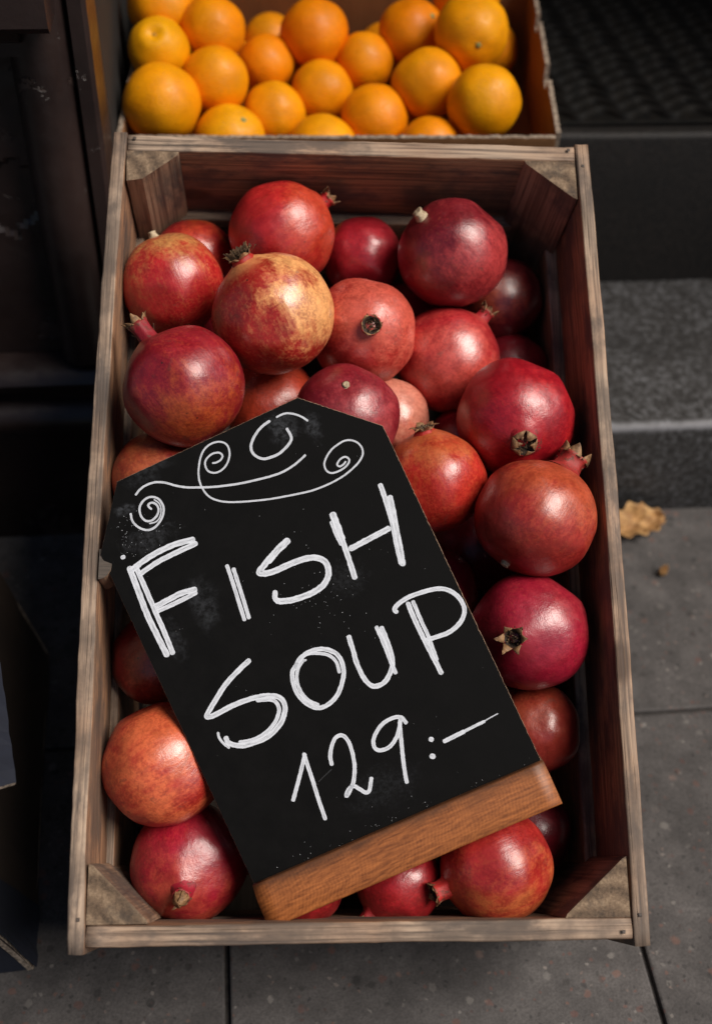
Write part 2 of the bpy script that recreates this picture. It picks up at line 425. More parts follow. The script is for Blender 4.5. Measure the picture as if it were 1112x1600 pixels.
M = {}
M['plank'] = wood_material('weathered crate board', 0, (0.11, 0.050, 0.027), (0.36, 0.180, 0.088), (0.085, 0.062, 0.046), (0.45, 0.335, 0.245), 0.12)
M['post'] = wood_material('weathered crate post', 2, (0.13, 0.062, 0.036), (0.36, 0.20, 0.115), (0.085, 0.066, 0.05), (0.32, 0.25, 0.18), 0.3, 0.15)
M['dark_plank'] = wood_material('dark crate floor board', 0, (0.03, 0.018, 0.012), (0.10, 0.06, 0.04), (0.03, 0.025, 0.02), (0.10, 0.08, 0.065), 0.2)  # floor boards take a darker wood than the slats

def end_grain():
    t = NT('sawn end of an old post')
    vec, tc, oi = t.obj_coords()
    d = t.n('VectorMath', operation='LENGTH'); t.link(t.mapping(tc.outputs['Object'], (1, 1, 0), (0.02, 0.03, 0)), d.inputs[0])
    r = t.math('ADD', t.math('MULTIPLY', d.outputs['Value'], 420.0), t.math('MULTIPLY', t.noise(vec, 60, 4), 7.0))
    w = t.math('ADD', t.math('MULTIPLY', t.math('SINE', r), 0.5), 0.5)
    n = t.noise(vec, 420, 6, 0.75)
    f = t.math('ADD', t.math('MULTIPLY', w, 0.22), t.math('MULTIPLY', n, 0.75))
    c = t.ramp(f, [(0.28, (0.06, 0.037, 0.022)), (0.52, (0.18, 0.118, 0.072)), (0.8, (0.40, 0.285, 0.18))])
    c = t.mix(t.step(t.noise(vec, 60, 6, 0.75), 0.48, 0.66, 0, 0.5), c, (0.035, 0.030, 0.026))
    return t.finish(c, 0.8, t.bump(f, 0.7, 0.0015))
M['end_grain'] = end_grain()

def skin_material():
    t = NT('pomegranate skin')
    vec, tc, oi = t.obj_coords()
    pos = t.n('VectorMath', operation='NORMALIZE'); t.link(tc.outputs['Object'], pos.inputs[0])
    a = t.prop('tone_a'); b = t.prop('tone_b'); pd = t.prop('patch_dir', 'Vector'); amt = t.prop('patch_amount', 'Fac'); dirt = t.prop('scuff', 'Fac')
    dot = t.n('VectorMath', operation='DOT_PRODUCT'); t.link(pos.outputs[0], dot.inputs[0]); t.link(pd, dot.inputs[1])
    blot = t.noise(vec, 24, 5, 0.6, 0.5)
    blot2 = t.noise(vec, 55, 6, 0.68)
    m = t.math('ADD', t.math('MULTIPLY', dot.outputs['Value'], 0.42), t.math('ADD', t.math('MULTIPLY', blot, 1.15), t.math('MULTIPLY', blot2, 0.5)))
    m = t.math('ADD', m, t.math('SUBTRACT', amt, 1.35))
    m = t.step(m, -0.05, 0.42)
    streak = t.step(t.noise(t.mapping(vec, (210, 210, 26)), 1.0, 4, 0.65), 0.32, 0.68)
    mott = t.step(t.noise(vec, 430, 5, 0.72), 0.36, 0.64)
    m = t.math('ADD', m, t.math('MULTIPLY', t.math('SUBTRACT', streak, 0.5), 0.42), True)
    m = t.math('ADD', m, t.math('MULTIPLY', t.math('SUBTRACT', mott, 0.5), 0.30), True)
    c = t.mix(m, a, b)
    # deeper blush and yellow flecks
    deep = t.mix(1.0, a, (0.58, 0.40, 0.45), 'MULTIPLY')
    blush = t.noise(vec, 17, 4, 0.55)
    c = t.mix(t.math('MULTIPLY', t.step(t.math('ADD', blush, t.math('MULTIPLY', t.math('SUBTRACT', mott, 0.5), 0.12)), 0.47, 0.60), t.math('SUBTRACT', 0.62, t.math('MULTIPLY', m, 0.5))), c, deep)
    tone = t.noise(vec, 110, 6, 0.7)
    hv = t.n('HueSaturation'); t.link(c, hv.inputs['Color']); t.link(t.step(t.math('ADD', t.math('MULTIPLY', tone, 0.8), t.math('MULTIPLY', mott, 0.2)), 0.32, 0.68, 0.80, 1.22), hv.inputs['Value'])
    c = hv.outputs[0]
    fleck = t.step(t.noise(vec, 260, 4, 0.7), 0.57, 0.72)
    zone = t.step(t.noise(vec, 20, 3), 0.42, 0.62)
    c = t.mix(t.math('MULTIPLY', t.math('MULTIPLY', fleck, zone), 0.22), c, (0.50, 0.14, 0.05))
    # brown scuffs and black specks
    sc = t.step(t.noise(vec, 75, 8, 0.72, 0.4), 0.575, 0.66)
    sz = t.step(t.noise(vec, 26, 3), 0.46, 0.62)
    c = t.mix(t.math('MULTIPLY', t.math('MULTIPLY', sc, sz), t.math('MULTIPLY', dirt, 0.8)), c, (0.075, 0.030, 0.016))
    spk = t.step(t.vor(vec, 75), 0.03, 0.09, 1.0, 0.0)
    spz = t.step(t.noise(vec, 48, 2), 0.56, 0.62)
    c = t.mix(t.math('MULTIPLY', t.math('MULTIPLY', spk, spz), 0.85), c, (0.022, 0.013, 0.008))
    # paler skin round the crown
    sep = t.n('SeparateXYZ'); t.link(pos.outputs[0], sep.inputs[0])
    crown = t.math('MULTIPLY', t.step(t.math('ADD', sep.outputs['Z'], t.math('MULTIPLY', blot2, 0.12)), 0.93, 1.06), 0.5)
    c = t.mix(crown, c, b)
    pit = t.noise(vec, 900, 2, 0.5)
    pit2 = t.noise(vec, 130, 5, 0.6)
    h = t.math('ADD', t.math('MULTIPLY', pit, 0.4), t.math('ADD', pit2, t.math('MULTIPLY', streak, 0.35)))
    rough = t.math('ADD', t.step(blot2, 0.3, 0.7, 0.28, 0.42), t.math('MULTIPLY', sc, 0.12))
    return t.finish(c, rough, t.bump(h, 0.22, 0.0012), Specular_IOR_Level=0.95)
M['skin'] = skin_material()

def calyx_material():
    t = NT('pomegranate crown')
    vec, tc, oi = t.obj_coords()
    sep = t.n('SeparateXYZ'); t.link(tc.outputs['Object'], sep.inputs[0])
    n = t.noise(vec, 190, 5, 0.65)
    k = t.math('ADD', t.math('MULTIPLY', sep.outputs['Z'], t.prop('dry_scale', 'Fac')), t.math('MULTIPLY', t.math('SUBTRACT', n, 0.5), 0.7))
    c = t.mix(t.step(k, 0.35, 1.0), t.prop('tone_a'), (0.27, 0.135, 0.06))
    c = t.mix(t.step(n, 0.5, 0.66, 0, 0.7), c, (0.06, 0.03, 0.015))
    return t.finish(c, 0.6, t.bump(n, 0.5, 0.0015))
M['calyx'] = calyx_material()

def simple(name, c1, c2, scale, rough, bump=0.3, detail=5, metal=0):
    t = NT(name); vec, tc, oi = t.obj_coords()
    n = t.noise(vec, scale, detail, 0.65)
    return t.finish(t.mix(t.step(n, 0.3, 0.7), c1, c2), rough, t.bump(n, bump, 0.001))
M['sepal'] = simple('dry sepal', (0.10, 0.045, 0.018), (0.36, 0.20, 0.09), 170, 0.65, 0.6)
M['hollow'] = simple('dark inside of a crown', (0.012, 0.007, 0.004), (0.05, 0.026, 0.013), 220, 0.8)
M['stamen'] = simple('withered stamens', (0.03, 0.017, 0.009), (0.17, 0.10, 0.05), 260, 0.8)
M['stem'] = simple('cut stem', (0.20, 0.13, 0.07), (0.58, 0.47, 0.31), 150, 0.7, 0.6)

def orange_material():
    t = NT('orange peel'); vec, tc, oi = t.obj_coords()
    n = t.noise(vec, 22, 4, 0.6); f = t.noise(vec, 240, 3)
    a = t.prop('tone_a'); b = t.prop('tone_b')
    c = t.mix(t.step(n, 0.3, 0.7), a, b)
    c = t.mix(t.step(f, 0.55, 0.75, 0, 0.25), c, (0.50, 0.13, 0.003))
    lum = t.n('HueSaturation'); t.link(c, lum.inputs['Color']); t.link(t.step(t.noise(vec, 38, 5, 0.6), 0.3, 0.7, 0.82, 1.06), lum.inputs['Value'])
    c = lum.outputs[0]
    pores = t.vor(vec, 520)
    sc = t.step(t.noise(vec, 80, 7, 0.7), 0.63, 0.7)
    c = t.mix(t.math('MULTIPLY', sc, 0.35), c, (0.25, 0.12, 0.03))
    h = t.math('ADD', t.step(pores, 0.0, 0.5), t.math('MULTIPLY', n, 1.5))
    return t.finish(c, 0.42, t.bump(h, 0.5, 0.0009), Specular_IOR_Level=0.32)
M['peel'] = orange_material()
M['button'] = simple('green fruit button', (0.12, 0.13, 0.03), (0.32, 0.33, 0.11), 200, 0.7)

def board_material():
    t = NT('black painted board'); vec, tc, oi = t.obj_coords(0.0)
    p = tc.outputs['Object']
    n = t.noise(p, 45, 6, 0.7); fine = t.noise(p, 600, 3, 0.6)
    c = t.mix(t.step(n, 0.35, 0.75), (0.0028, 0.0026, 0.0025), (0.005, 0.0047, 0.0047))
    # rubbed chalk left behind, each smear with its own place on the board
    total = None
    for (x, y, rx, ry, amt, ns) in SMEARS:
        mp = t.mapping(p, (1/rx, 1/ry, 0), (-x/rx, -y/ry, 0))
        ln = t.n('VectorMath', operation='LENGTH'); t.link(mp, ln.inputs[0])
        wob = t.noise(p, ns, 6, 0.72, 0.8)
        m = t.step(t.math('ADD', ln.outputs['Value'], t.math('MULTIPLY', t.math('SUBTRACT', wob, 0.5), 2.2)), 0.2, 1.05, amt, 0.0)
        m = t.math('MULTIPLY', m, t.step(t.noise(p, ns * 2.7, 5, 0.75), 0.36, 0.66))
        total = m if total is None else t.math('MAXIMUM', total, m)
    c = t.mix(t.math('MULTIPLY', total, 0.38), c, (0.34, 0.36, 0.40))
    specks = t.step(t.vor(p, 260), 0.05, 0.10, 1.0, 0.0)
    sz = t.step(t.noise(p, 30, 3), 0.6, 0.7)
    c = t.mix(t.math('MULTIPLY', t.math('MULTIPLY', specks, sz), 0.4), c, (0.5, 0.5, 0.5))
    return t.finish(c, t.step(n, 0.3, 0.7, 0.62, 0.78), t.bump(fine, 0.12, 0.0005), Specular_IOR_Level=0.12)

def paint_material(name, alpha_lo, alpha_hi):
    t = NT(name)
    uv = t.n('UVMap', uv_map='stroke')
    sep = t.n('SeparateXYZ'); t.link(uv.outputs[0], sep.inputs[0])
    st = t.noise(t.mapping(uv.outputs[0], (14, 3.6, 1)), 1.0, 5, 0.7)
    fine = t.noise(t.mapping(uv.outputs[0], (160, 7, 1)), 1.0, 3, 0.6)
    edge = t.math('MULTIPLY', t.math('POWER', t.math('ABSOLUTE', sep.outputs['Y']), 2.0), 0.22)
    k = t.math('ADD', t.math('ADD', t.math('MULTIPLY', st, 1.1), t.math('MULTIPLY', fine, 0.45)), edge)
    al = t.step(k, 0.54, 0.94, alpha_lo, alpha_hi)
    t.finish(t.mix(st, (0.74, 0.78, 0.86), (0.84, 0.86, 0.90)), 0.6)
    tr = t.n('BsdfTransparent'); mx = t.n('MixShader')
    t.link(al, mx.inputs[0]); t.link(tr.outputs[0], mx.inputs[1]); t.link(t.b.outputs[0], mx.inputs[2]); t.link(mx.outputs[0], t.out.inputs[0])
    return t.m
M['paint'] = paint_material('white brush paint', 0.34, 1.0)
M['chalk'] = paint_material('white chalk line', 0.36, 0.92)
M['scratch'] = paint_material('faint scratch', 0.0, 0.07)

def beech():
    t = NT('oiled beech foot'); vec, tc, oi = t.obj_coords(0.0)
    p = tc.outputs['Object']
    ring = t.noise(t.mapping(p, (5, 32, 32)), 1.0, 3, 0.5, 0.4)
    fl = t.noise(t.mapping(p, (120, 620, 620)), 1.0, 3, 0.6)
    fine = t.noise(t.mapping(p, (12, 420, 420)), 1.0, 5, 0.65)
    wv = t.n('TexWave', wave_type='RINGS', rings_direction='Z'); t.link(t.mapping(p, (0.32, 1, 1), (-0.035, 0.09, 0)), wv.inputs['Vector'])
    wv.inputs['Scale'].default_value = 90; wv.inputs['Distortion'].default_value = 9.0; wv.inputs['Detail'].default_value = 3; wv.inputs['Detail Scale'].default_value = 1.5
    sp_ = t.n('SeparateXYZ'); t.link(p, sp_.inputs[0])
    yy = t.math('ADD', sp_.outputs['Y'], 0.006)
    ph = t.math('ADD', t.math('MULTIPLY', sp_.outputs['X'], 2300.0), t.math('MULTIPLY', t.math('MULTIPLY', yy, yy), 26000.0))
    ph = t.math('ADD', ph, t.math('MULTIPLY', t.noise(t.mapping(p, (34, 120, 120)), 1.0, 4, 0.6), 16.0))
    arcs = t.math('MULTIPLY', t.math('ADD', t.math('SINE', ph), 1.0), t.step(t.noise(t.mapping(p, (20, 70, 70)), 1.0, 3), 0.35, 0.65, 0.005, 0.05))
    f = t.math('ADD', arcs, t.math('ADD', t.math('MULTIPLY', fine, 0.55), t.math('ADD', t.math('MULTIPLY', wv.outputs['Fac'], 0.10), t.math('MULTIPLY', fl, 0.5))))
    c = t.ramp(f, [(0.40, (0.15, 0.042, 0.010)), (0.88, (0.50, 0.165, 0.043))])
    sep = t.n('SeparateXYZ'); t.link(p, sep.inputs[0])
    dark_top = t.math('ADD', t.math('MULTIPLY', sep.outputs['Y'], 60.0), t.math('MULTIPLY', t.noise(t.mapping(p, (30, 90, 90)), 1.0, 4), 1.2))
    c = t.mix(t.step(dark_top, -0.1, 0.75, 0, 0.8), c, (0.05, 0.025, 0.014))  # foot gets darker towards its top edge
    return t.finish(c, 0.5, t.bump(f, 0.25, 0.0006))
M['beech'] = beech()

def board_edge():
    return simple('raw edge of the board', (0.07, 0.04, 0.025), (0.45, 0.30, 0.20), 240, 0.8, 0.5)
M['board_edge'] = board_edge()

def concrete(name, base_d, base_l, chip, rough=0.75):
    t = NT(name)
    g = t.n('NewGeometry'); p = g.outputs['Position']; oi = t.n('ObjectInfo')
    n = t.noise(p, 26, 6, 0.65); f = t.noise(p, 420, 4, 0.7); cl = t.noise(p, 11, 6, 0.65)
    c = t.mix(t.step(n, 0.3, 0.7), base_d, base_l)
    c = t.mix(t.step(f, 0.35, 0.7, 0, 0.55), c, tuple(x*0.45 for x in base_d))
    # aggregate: rounded stones of several colours showing at the worn face
    wob = t.n('VectorMath', operation='ADD'); t.link(p, wob.inputs[0])
    wn_ = t.n('VectorMath', operation='SCALE'); t.link(t.noise(p, 160, 3, 0.6, 0, 'Color'), wn_.inputs[0]); wn_.inputs['Scale'].default_value = 0.006
    t.link(wn_.outputs[0], wob.inputs[1])
    for sc, thr, amt in ((70, 0.20, chip), (160, 0.22, chip), (36, 0.11, chip * 1.2)):
        vd = t.n('TexVoronoi', feature='F1'); t.link(wob.outputs[0], vd.inputs['Vector']); vd.inputs['Scale'].default_value = sc
        s2 = t.n('SeparateColor'); t.link(vd.outputs['Color'], s2.inputs[0])
        pick = t.step(s2.outputs[0], 0.5, 0.55)
        col = t.ramp(s2.outputs[1], [(0.0, (0.018, 0.017, 0.018)), (0.42, (0.035, 0.032, 0.03)), (0.5, (0.12, 0.055, 0.045)), (0.72, (0.16, 0.085, 0.065)), (0.8, (0.25, 0.23, 0.21)), (1.0, (0.06, 0.055, 0.055))])
        c = t.mix(t.math('MULTIPLY', t.math('MULTIPLY', t.step(vd.outputs['Distance'], thr, thr + 0.1, 1, 0), pick), amt), c, col)
    tint = t.math('ADD', t.math('MULTIPLY', oi.outputs['Random'], 0.3), t.step(cl, 0.32, 0.68, 0.50, 0.92))
    hs = t.n('HueSaturation'); t.link(c, hs.inputs['Color']); t.link(tint, hs.inputs['Value'])
    return t.finish(hs.outputs[0], rough, t.bump(t.math('ADD', f, n), 0.35, 0.002))
M['slab'] = concrete('worn concrete slab with pebbles', (0.068, 0.062, 0.060), (0.118, 0.108, 0.104), 0.62)
M['joint'] = simple('dirt in the joints', (0.02, 0.018, 0.017), (0.05, 0.044, 0.04), 90, 0.95)

def granite(name, d, l, edge_z=None, edge_y=None):
    t = NT(name)
    g = t.n('NewGeometry'); p = g.outputs['Position']
    f = t.noise(p, 130, 5, 0.75); n = t.noise(p, 14, 4)
    c = t.ramp(t.math('ADD', t.math('MULTIPLY', f, 0.9), t.math('MULTIPLY', n, 0.15)), [(0.4, tuple(x*0.35 for x in d)), (0.52, d), (0.66, l), (0.8, tuple(min(1, x*1.7) for x in l))])
    c = t.mix(t.step(t.noise(p, 8, 5, 0.65), 0.5, 0.72, 0, 0.5), c, tuple(x*0.3 for x in d))
    if edge_y is not None:       # worn nosing, with the light caught by its rounded edge painted in
        s = t.n('SeparateXYZ'); t.link(p, s.inputs[0])
        near = t.step(t.math('SUBTRACT', s.outputs['Y'], t.math('MULTIPLY', t.noise(p, 35, 4, 0.7), 0.012)), edge_y, edge_y + 0.012, 1, 0)
        up = t.step(s.outputs['Z'], edge_z - 0.012, edge_z - 0.004)
        c = t.mix(t.math('MULTIPLY', t.math('MULTIPLY', near, up), 0.75), c, (0.27, 0.27, 0.29))
    return t.finish(c, 0.62, t.bump(f, 0.5, 0.002))
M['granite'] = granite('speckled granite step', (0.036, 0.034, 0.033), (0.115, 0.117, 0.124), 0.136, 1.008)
M['granite_dark'] = granite('dark stone step with painted shade', (0.007, 0.0052, 0.0044), (0.016, 0.012, 0.010))  # dark stone, its colour lowered further to paint in the doorway shade

def facade_paint():
    t = NT('dark brown gloss paint, peeling')
    g = t.n('NewGeometry'); p = g.outputs['Position']
    n = t.noise(p, 7, 6, 0.6); f = t.noise(p, 60, 6, 0.7)
    c = t.mix(t.step(n, 0.3, 0.7), (0.016, 0.0100, 0.0095), (0.034, 0.021, 0.019))
    peel = t.step(t.noise(p, 11, 7, 0.68, 0.6), 0.585, 0.6)
    c = t.mix(t.math('MULTIPLY', peel, 0.7), c, (0.06, 0.040, 0.034))
    h = t.math('ADD', t.math('MULTIPLY', f, 0.25), t.math('MULTIPLY', peel, -1.0))
    return t.finish(c, t.step(f, 0.3, 0.7, 0.3, 0.45), t.bump(h, 0.6, 0.003))
M['facade'] = facade_paint()
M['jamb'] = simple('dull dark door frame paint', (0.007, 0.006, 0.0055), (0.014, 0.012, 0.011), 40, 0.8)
M['rubber'] = simple('black rubber', (0.003, 0.003, 0.003), (0.009, 0.0075, 0.006), 60, 0.7)
M['rubber'].node_tree.nodes['Principled BSDF'].inputs['Specular IOR Level'].default_value = 0.2

def cardboard(name, d, l):
    t = NT(name); vec, tc, oi = t.obj_coords()
    flute = t.noise(t.mapping(vec, (150, 150, 6)), 1.0, 2); n = t.noise(vec, 12, 5, 0.6)
    c = t.mix(t.step(t.math('ADD', t.math('MULTIPLY', n, 0.8), t.math('MULTIPLY', flute, 0.2)), 0.3, 0.7), d, l)
    return t.finish(c, 0.85, t.bump(flute, 0.2, 0.001))
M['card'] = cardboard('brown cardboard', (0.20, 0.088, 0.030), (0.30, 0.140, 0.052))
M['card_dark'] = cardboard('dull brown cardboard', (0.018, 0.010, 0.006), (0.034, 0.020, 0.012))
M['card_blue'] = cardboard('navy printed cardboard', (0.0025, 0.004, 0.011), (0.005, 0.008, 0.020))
M['card_edge'] = simple('torn corrugated edge', (0.10, 0.075, 0.055), (0.42, 0.33, 0.25), 260, 0.9, 0.8)
M['leaf'] = simple('dry fallen leaf', (0.22, 0.10, 0.03), (0.50, 0.29, 0.11), 60, 0.7, 0.6)
M['steel'] = simple('rusty nail', (0.03, 0.02, 0.016), (0.10, 0.075, 0.06), 300, 0.6)

# ------------------------------------------------------------------ the setting: pavement, steps, shop front
ground = tag(obj('ground', mesh('ground', [(-40, -40, -0.012), (40, -40, -0.012), (40, 40, -0.012), (-40, 40, -0.012)], [(0, 1, 2, 3)], M['joint'])), kind='structure')
pavement = tag(obj('pavement', mesh('pavement', [(-6, -6, -0.006), (6, -6, -0.006), (6, 1.4, -0.006), (-6, 1.4, -0.006)], [(0, 1, 2, 3)], M['joint'])), kind='structure')
SX, SY, GAP = 0.3655, 0.356, 0.0042
slab_me = box('paving_slab', (-SX/2 + GAP/2, -SY/2 + GAP/2, -0.03), (SX/2 - GAP/2, SY/2 - GAP/2, 0), M['slab'], r=0.0022)
for i in range(-5, 5):
    for j in range(-6, 2):
        cx = -0.041 + SX/2 + SX*i; cy = 0.71 + SY/2 + SY*(j - 1) + 0.0
        if cy > 1.2: continue
        s = obj('paving_slab', slab_me, pavement, (cx, cy, random.uniform(-0.0015, 0.0)))
        s.rotation_euler = (random.uniform(-0.003, 0.003), random.uniform(-0.003, 0.003), random.uniform(-0.002, 0.002))

# doorway steps
def step_block(name, lo, hi, mat):
    import bmesh
    me = box(name, lo, hi, mat, r=0.008, seg=3)
    bm = bmesh.new(); bm.from_mesh(me)
    bmesh.ops.subdivide_edges(bm, edges=[e for e in bm.edges if e.calc_length() > 0.3], cuts=24, use_grid_fill=True)
    for v in bm.verts:
        k = 0.002
        v.co.y += nz(v.co.x*14, v.co.z*20, 1.5) * k; v.co.z += nz(v.co.x*11, v.co.y*14, 8.5) * k
    bm.to_mesh(me); bm.free()
    for p in me.polygons: p.use_smooth = True
    me.set_sharp_from_angle(angle=R(40))
    return me
tag(obj('step', step_block('step', (-0.1235, 1.015, -0.02), (1.34, 1.40, 0.136), M['granite'])), kind='structure')
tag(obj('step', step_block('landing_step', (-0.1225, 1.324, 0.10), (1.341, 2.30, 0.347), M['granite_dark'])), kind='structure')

# shop front: left pier with plinth mouldings, doorway and upper wall
shop = tag(empty('shop_front', (-0.6, 1.1, 0)), 'dark brown painted shop front with mouldings and peeling paint beside the doorway', 'building')
def shop_part(name, me, parent=shop):
    o = obj(name, me, parent)
    if parent is shop: o.location = (0.6, -1.1, 0)
    return o
F = M['facade']
JX = -0.1245
shop_part('skirting', sweep_x('skirting', [(1.30, 0.0), (1.30, 0.235), (1.062, 0.235), (1.044, 0.232), (1.030, 0.226), (1.024, 0.217), (1.028, 0.206), (1.037, 0.200),
          (1.037, 0.190), (1.026, 0.186), (1.016, 0.178), (1.013, 0.168), (1.016, 0.158), (1.020, 0.150), (1.020, 0.0)][::-1], -1.6, JX - 0.004, F))
def noisy_panel(name, x0, x1, z0, z1, y, depth, nx=60, nzs=60):
    vs = []; fs = []
    for i in range(nx + 1):
        for j in range(nzs + 1):
            x = x0 + (x1-x0)*i/nx; z = z0 + (z1-z0)*j/nzs
            d = noise.fractal(Vector((x*9, z*9, 3.3)), 0.8, 2.1, 5)
            flake = -0.004 if noise.fractal(Vector((x*11+4, z*11, 9)), 0.7, 2, 6) > 0.32 else 0
            vs.append((x, y + d*0.0015 - flake, z))
    for i in range(nx):
        for j in range(nzs):
            a = i*(nzs+1)+j
            fs.append((a, a+nzs+1, a+nzs+2, a+1))
    b = len(vs)
    vs += [(x0, y+depth, z0), (x1, y+depth, z0), (x1, y+depth, z1), (x0, y+depth, z1)]
    fs.append((b, b+3, b+2, b+1))
    me = mesh(name, vs, fs, F, smooth=True); me.set_sharp_from_angle(angle=R(30)); return me
shop_part('wall_panel', noisy_panel('wall_panel', -0.62, -0.1955, 0.236, 0.70, 1.062, 0.2, 110, 110))
shop_part('wall_panel', box('wall_panel', (-1.6, 1.064, 0.236), (-0.621, 1.26, 0.70), F))
# rounded upright moulding that frames the doorway
prof = []
for k in range(13):
    a = math.pi * k / 12
    prof.append((-0.171 + 0.026*math.cos(a), 1.056 - 0.026*math.sin(a)))
prof = [(JX, 1.12), (JX, 1.050), (JX - 0.004, 1.046), (JX - 0.016, 1.046), (JX - 0.018, 1.056)] + prof[1:-1] + [(-0.200, 1.066), (-0.200, 1.12)]
me = prism('upright_moulding', prof[::-1], 0.237, 2.45, F)
for p in me.polygons: p.use_smooth = True
me.set_sharp_from_angle(angle=R(40))
shop_part('upright_moulding', me)
led = shop_part('ledge', sweep_x('ledge', [(1.055, 0.655), (0.992, 0.640), (0.985, 0.632), (0.985, 0.608), (0.991, 0.602), (1.055, 0.602)], -1.6, -0.150, F))
shop_part('ledge', sweep_x('lower_ledge', [(1.058, 0.600), (1.020, 0.600), (1.016, 0.594), (1.020, 0.584), (1.034, 0.578), (1.034, 0.566), (1.058, 0.566)], -1.6, -0.182, F))
shop_part('upper_wall', box('upper_wall', (-1.6, 1.070, 0.702), (-0.201, 1.26, 5.2), F))
shop_part('door_jamb', box('door_jamb', (-0.30, 1.122, 0.0), (JX, 2.30, 2.45), M['jamb']))
shop_part('door_jamb', box('door_jamb', (1.346, 1.06, 0.0), (1.60, 2.30, 2.45), F))
shop_part('upper_wall', box('upper_wall', (1.348, 1.02, 0.0), (2.8, 1.26, 5.2), F))
shop_part('lintel', box('lintel', (-0.199, 1.05, 2.452), (1.346, 2.36, 5.2), F))
door = shop_part('door', box('door', (JX + 0.002, 2.27, 0.35), (1.344, 2.33, 2.45), F))
for z0, z1 in ((0.5, 1.15), (1.3, 2.25)):
    for x0, x1 in ((0.02, 0.56), (0.68, 1.22)):
        obj('door_panel', box('door_panel', (x0, 2.255, z0), (x1, 2.269, z1), F, r=0.005), door)

# ------------------------------------------------------------------ rubber mat on the landing
mat = tag(empty('door_mat', (0.62, 1.345, 0.347)), 'black rubber door mat with wavy ribs on the top step', 'door mat')
obj('backing', box('backing', (-0.62, 0.0, 0.0015), (0.62, 0.80, 0.007), M['rubber'], r=0.002), mat)
def wavy_rib(ph):
    vs = []; fs = []; n = 220
    for i in range(n + 1):
        x = -0.61 + 1.22*i/n
        y = 0.0105*math.sin(2*math.pi*(x/0.060) + ph)
        for (dy, dz) in ((-0.0075, 0.0), (-0.005, 0.006), (0.0, 0.0085), (0.005, 0.006), (0.0075, 0.0)):
            vs.append((x, y + dy, dz))
    for i in range(n):
        for j in range(4):
            a = i*5 + j
            fs.append((a, a+5, a+6, a+1))
    return mesh('wavy_rib', vs, fs, M['rubber'], smooth=True)
ribs = [wavy_rib(0.0), wavy_rib(0.25), wavy_rib(0.5)]
for k in range(28):
    obj('wavy_rib', ribs[k % 3], mat, (0, 0.022 + 0.0275*k, 0.0068))

# ------------------------------------------------------------------ cartons on the left
def quad_sheet(name, pts, thick, mats, nseg=10, bend=0.0, seed=0):
    """sheet through four corners with thickness; edges carry the second material"""
    a, b, c, d = [Vector(p) for p in pts]
    nrm = (b-a).cross(d-a).normalized()
    vs = []; fs = []; fm = []
    n = nseg
    for s in (0, 1):
        for i in range(n + 1):
            for j in range(n + 1):
                u, v = i/n, j/n
                p = a*(1-u)*(1-v) + b*u*(1-v) + c*u*v + d*(1-u)*v
                p = p + nrm*(bend*math.sin(math.pi*u)*math.sin(math.pi*v) + nz(u*4+seed, v*4)*thick*0.8 - s*thick)
                if i in (0, n) or j in (0, n): p = p + Vector((nz(u*19+seed, v*19, 1), nz(u*19, v*19+seed, 2), nz(v*19, u*19, seed)))*0.0015
                vs.append(p)
    N = (n+1)*(n+1); idx = lambda i, j, s: s*N + i*(n+1) + j
    for i in range(n):
        for j in range(n):
            fs.append((idx(i, j, 0), idx(i+1, j, 0), idx(i+1, j+1, 0), idx(i, j+1, 0))); fm.append(0)
            fs.append((idx(i, j, 1), idx(i, j+1, 1), idx(i+1, j+1, 1), idx(i+1, j, 1))); fm.append(0)
    for k in range(n):
        fs += [(idx(k, 0, 0), idx(k, 0, 1), idx(k+1, 0, 1), idx(k+1, 0, 0)), (idx(k, n, 0), idx(k+1, n, 0), idx(k+1, n, 1), idx(k, n, 1)),
               (idx(0, k, 0), idx(0, k+1, 0), idx(0, k+1, 1), idx(0, k, 1)), (idx(n, k, 0), idx(n, k, 1), idx(n, k+1, 1), idx(n, k+1, 0))]
        fm += [1, 1, 1, 1]
    return mesh(name, vs, fs, mats, fmat=fm)

carton_l = tag(empty('cardboard_carton', (-0.32, 0.6, 0.0)), 'brown cardboard carton with navy print standing left of the wooden crate', 'carton')
def cl(name, me, parent=carton_l):
    o = obj(name, me, parent)
    if parent is carton_l: o.location = (0.32, -0.6, 0.0)
    return o
TOP = 0.34
nb, fb = Vector((-0.206, 0.480, 0.002)), Vector((-0.226, 0.832, 0.002))
nt, ft = Vector((-0.292, 0.462, TOP)), Vector((-0.312, 0.850, TOP))
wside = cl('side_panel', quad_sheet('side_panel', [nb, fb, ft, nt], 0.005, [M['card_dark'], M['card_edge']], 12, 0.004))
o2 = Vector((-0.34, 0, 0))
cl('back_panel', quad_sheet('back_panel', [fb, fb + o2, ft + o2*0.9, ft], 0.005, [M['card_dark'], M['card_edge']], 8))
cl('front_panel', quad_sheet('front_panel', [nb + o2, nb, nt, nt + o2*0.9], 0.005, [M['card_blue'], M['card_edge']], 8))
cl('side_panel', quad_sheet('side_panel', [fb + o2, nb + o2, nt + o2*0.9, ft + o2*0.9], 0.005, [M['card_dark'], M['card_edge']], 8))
cl('bottom', quad_sheet('bottom', [nb, nb + o2, fb + o2, fb], 0.004, [M['card_dark'], M['card_edge']], 4))
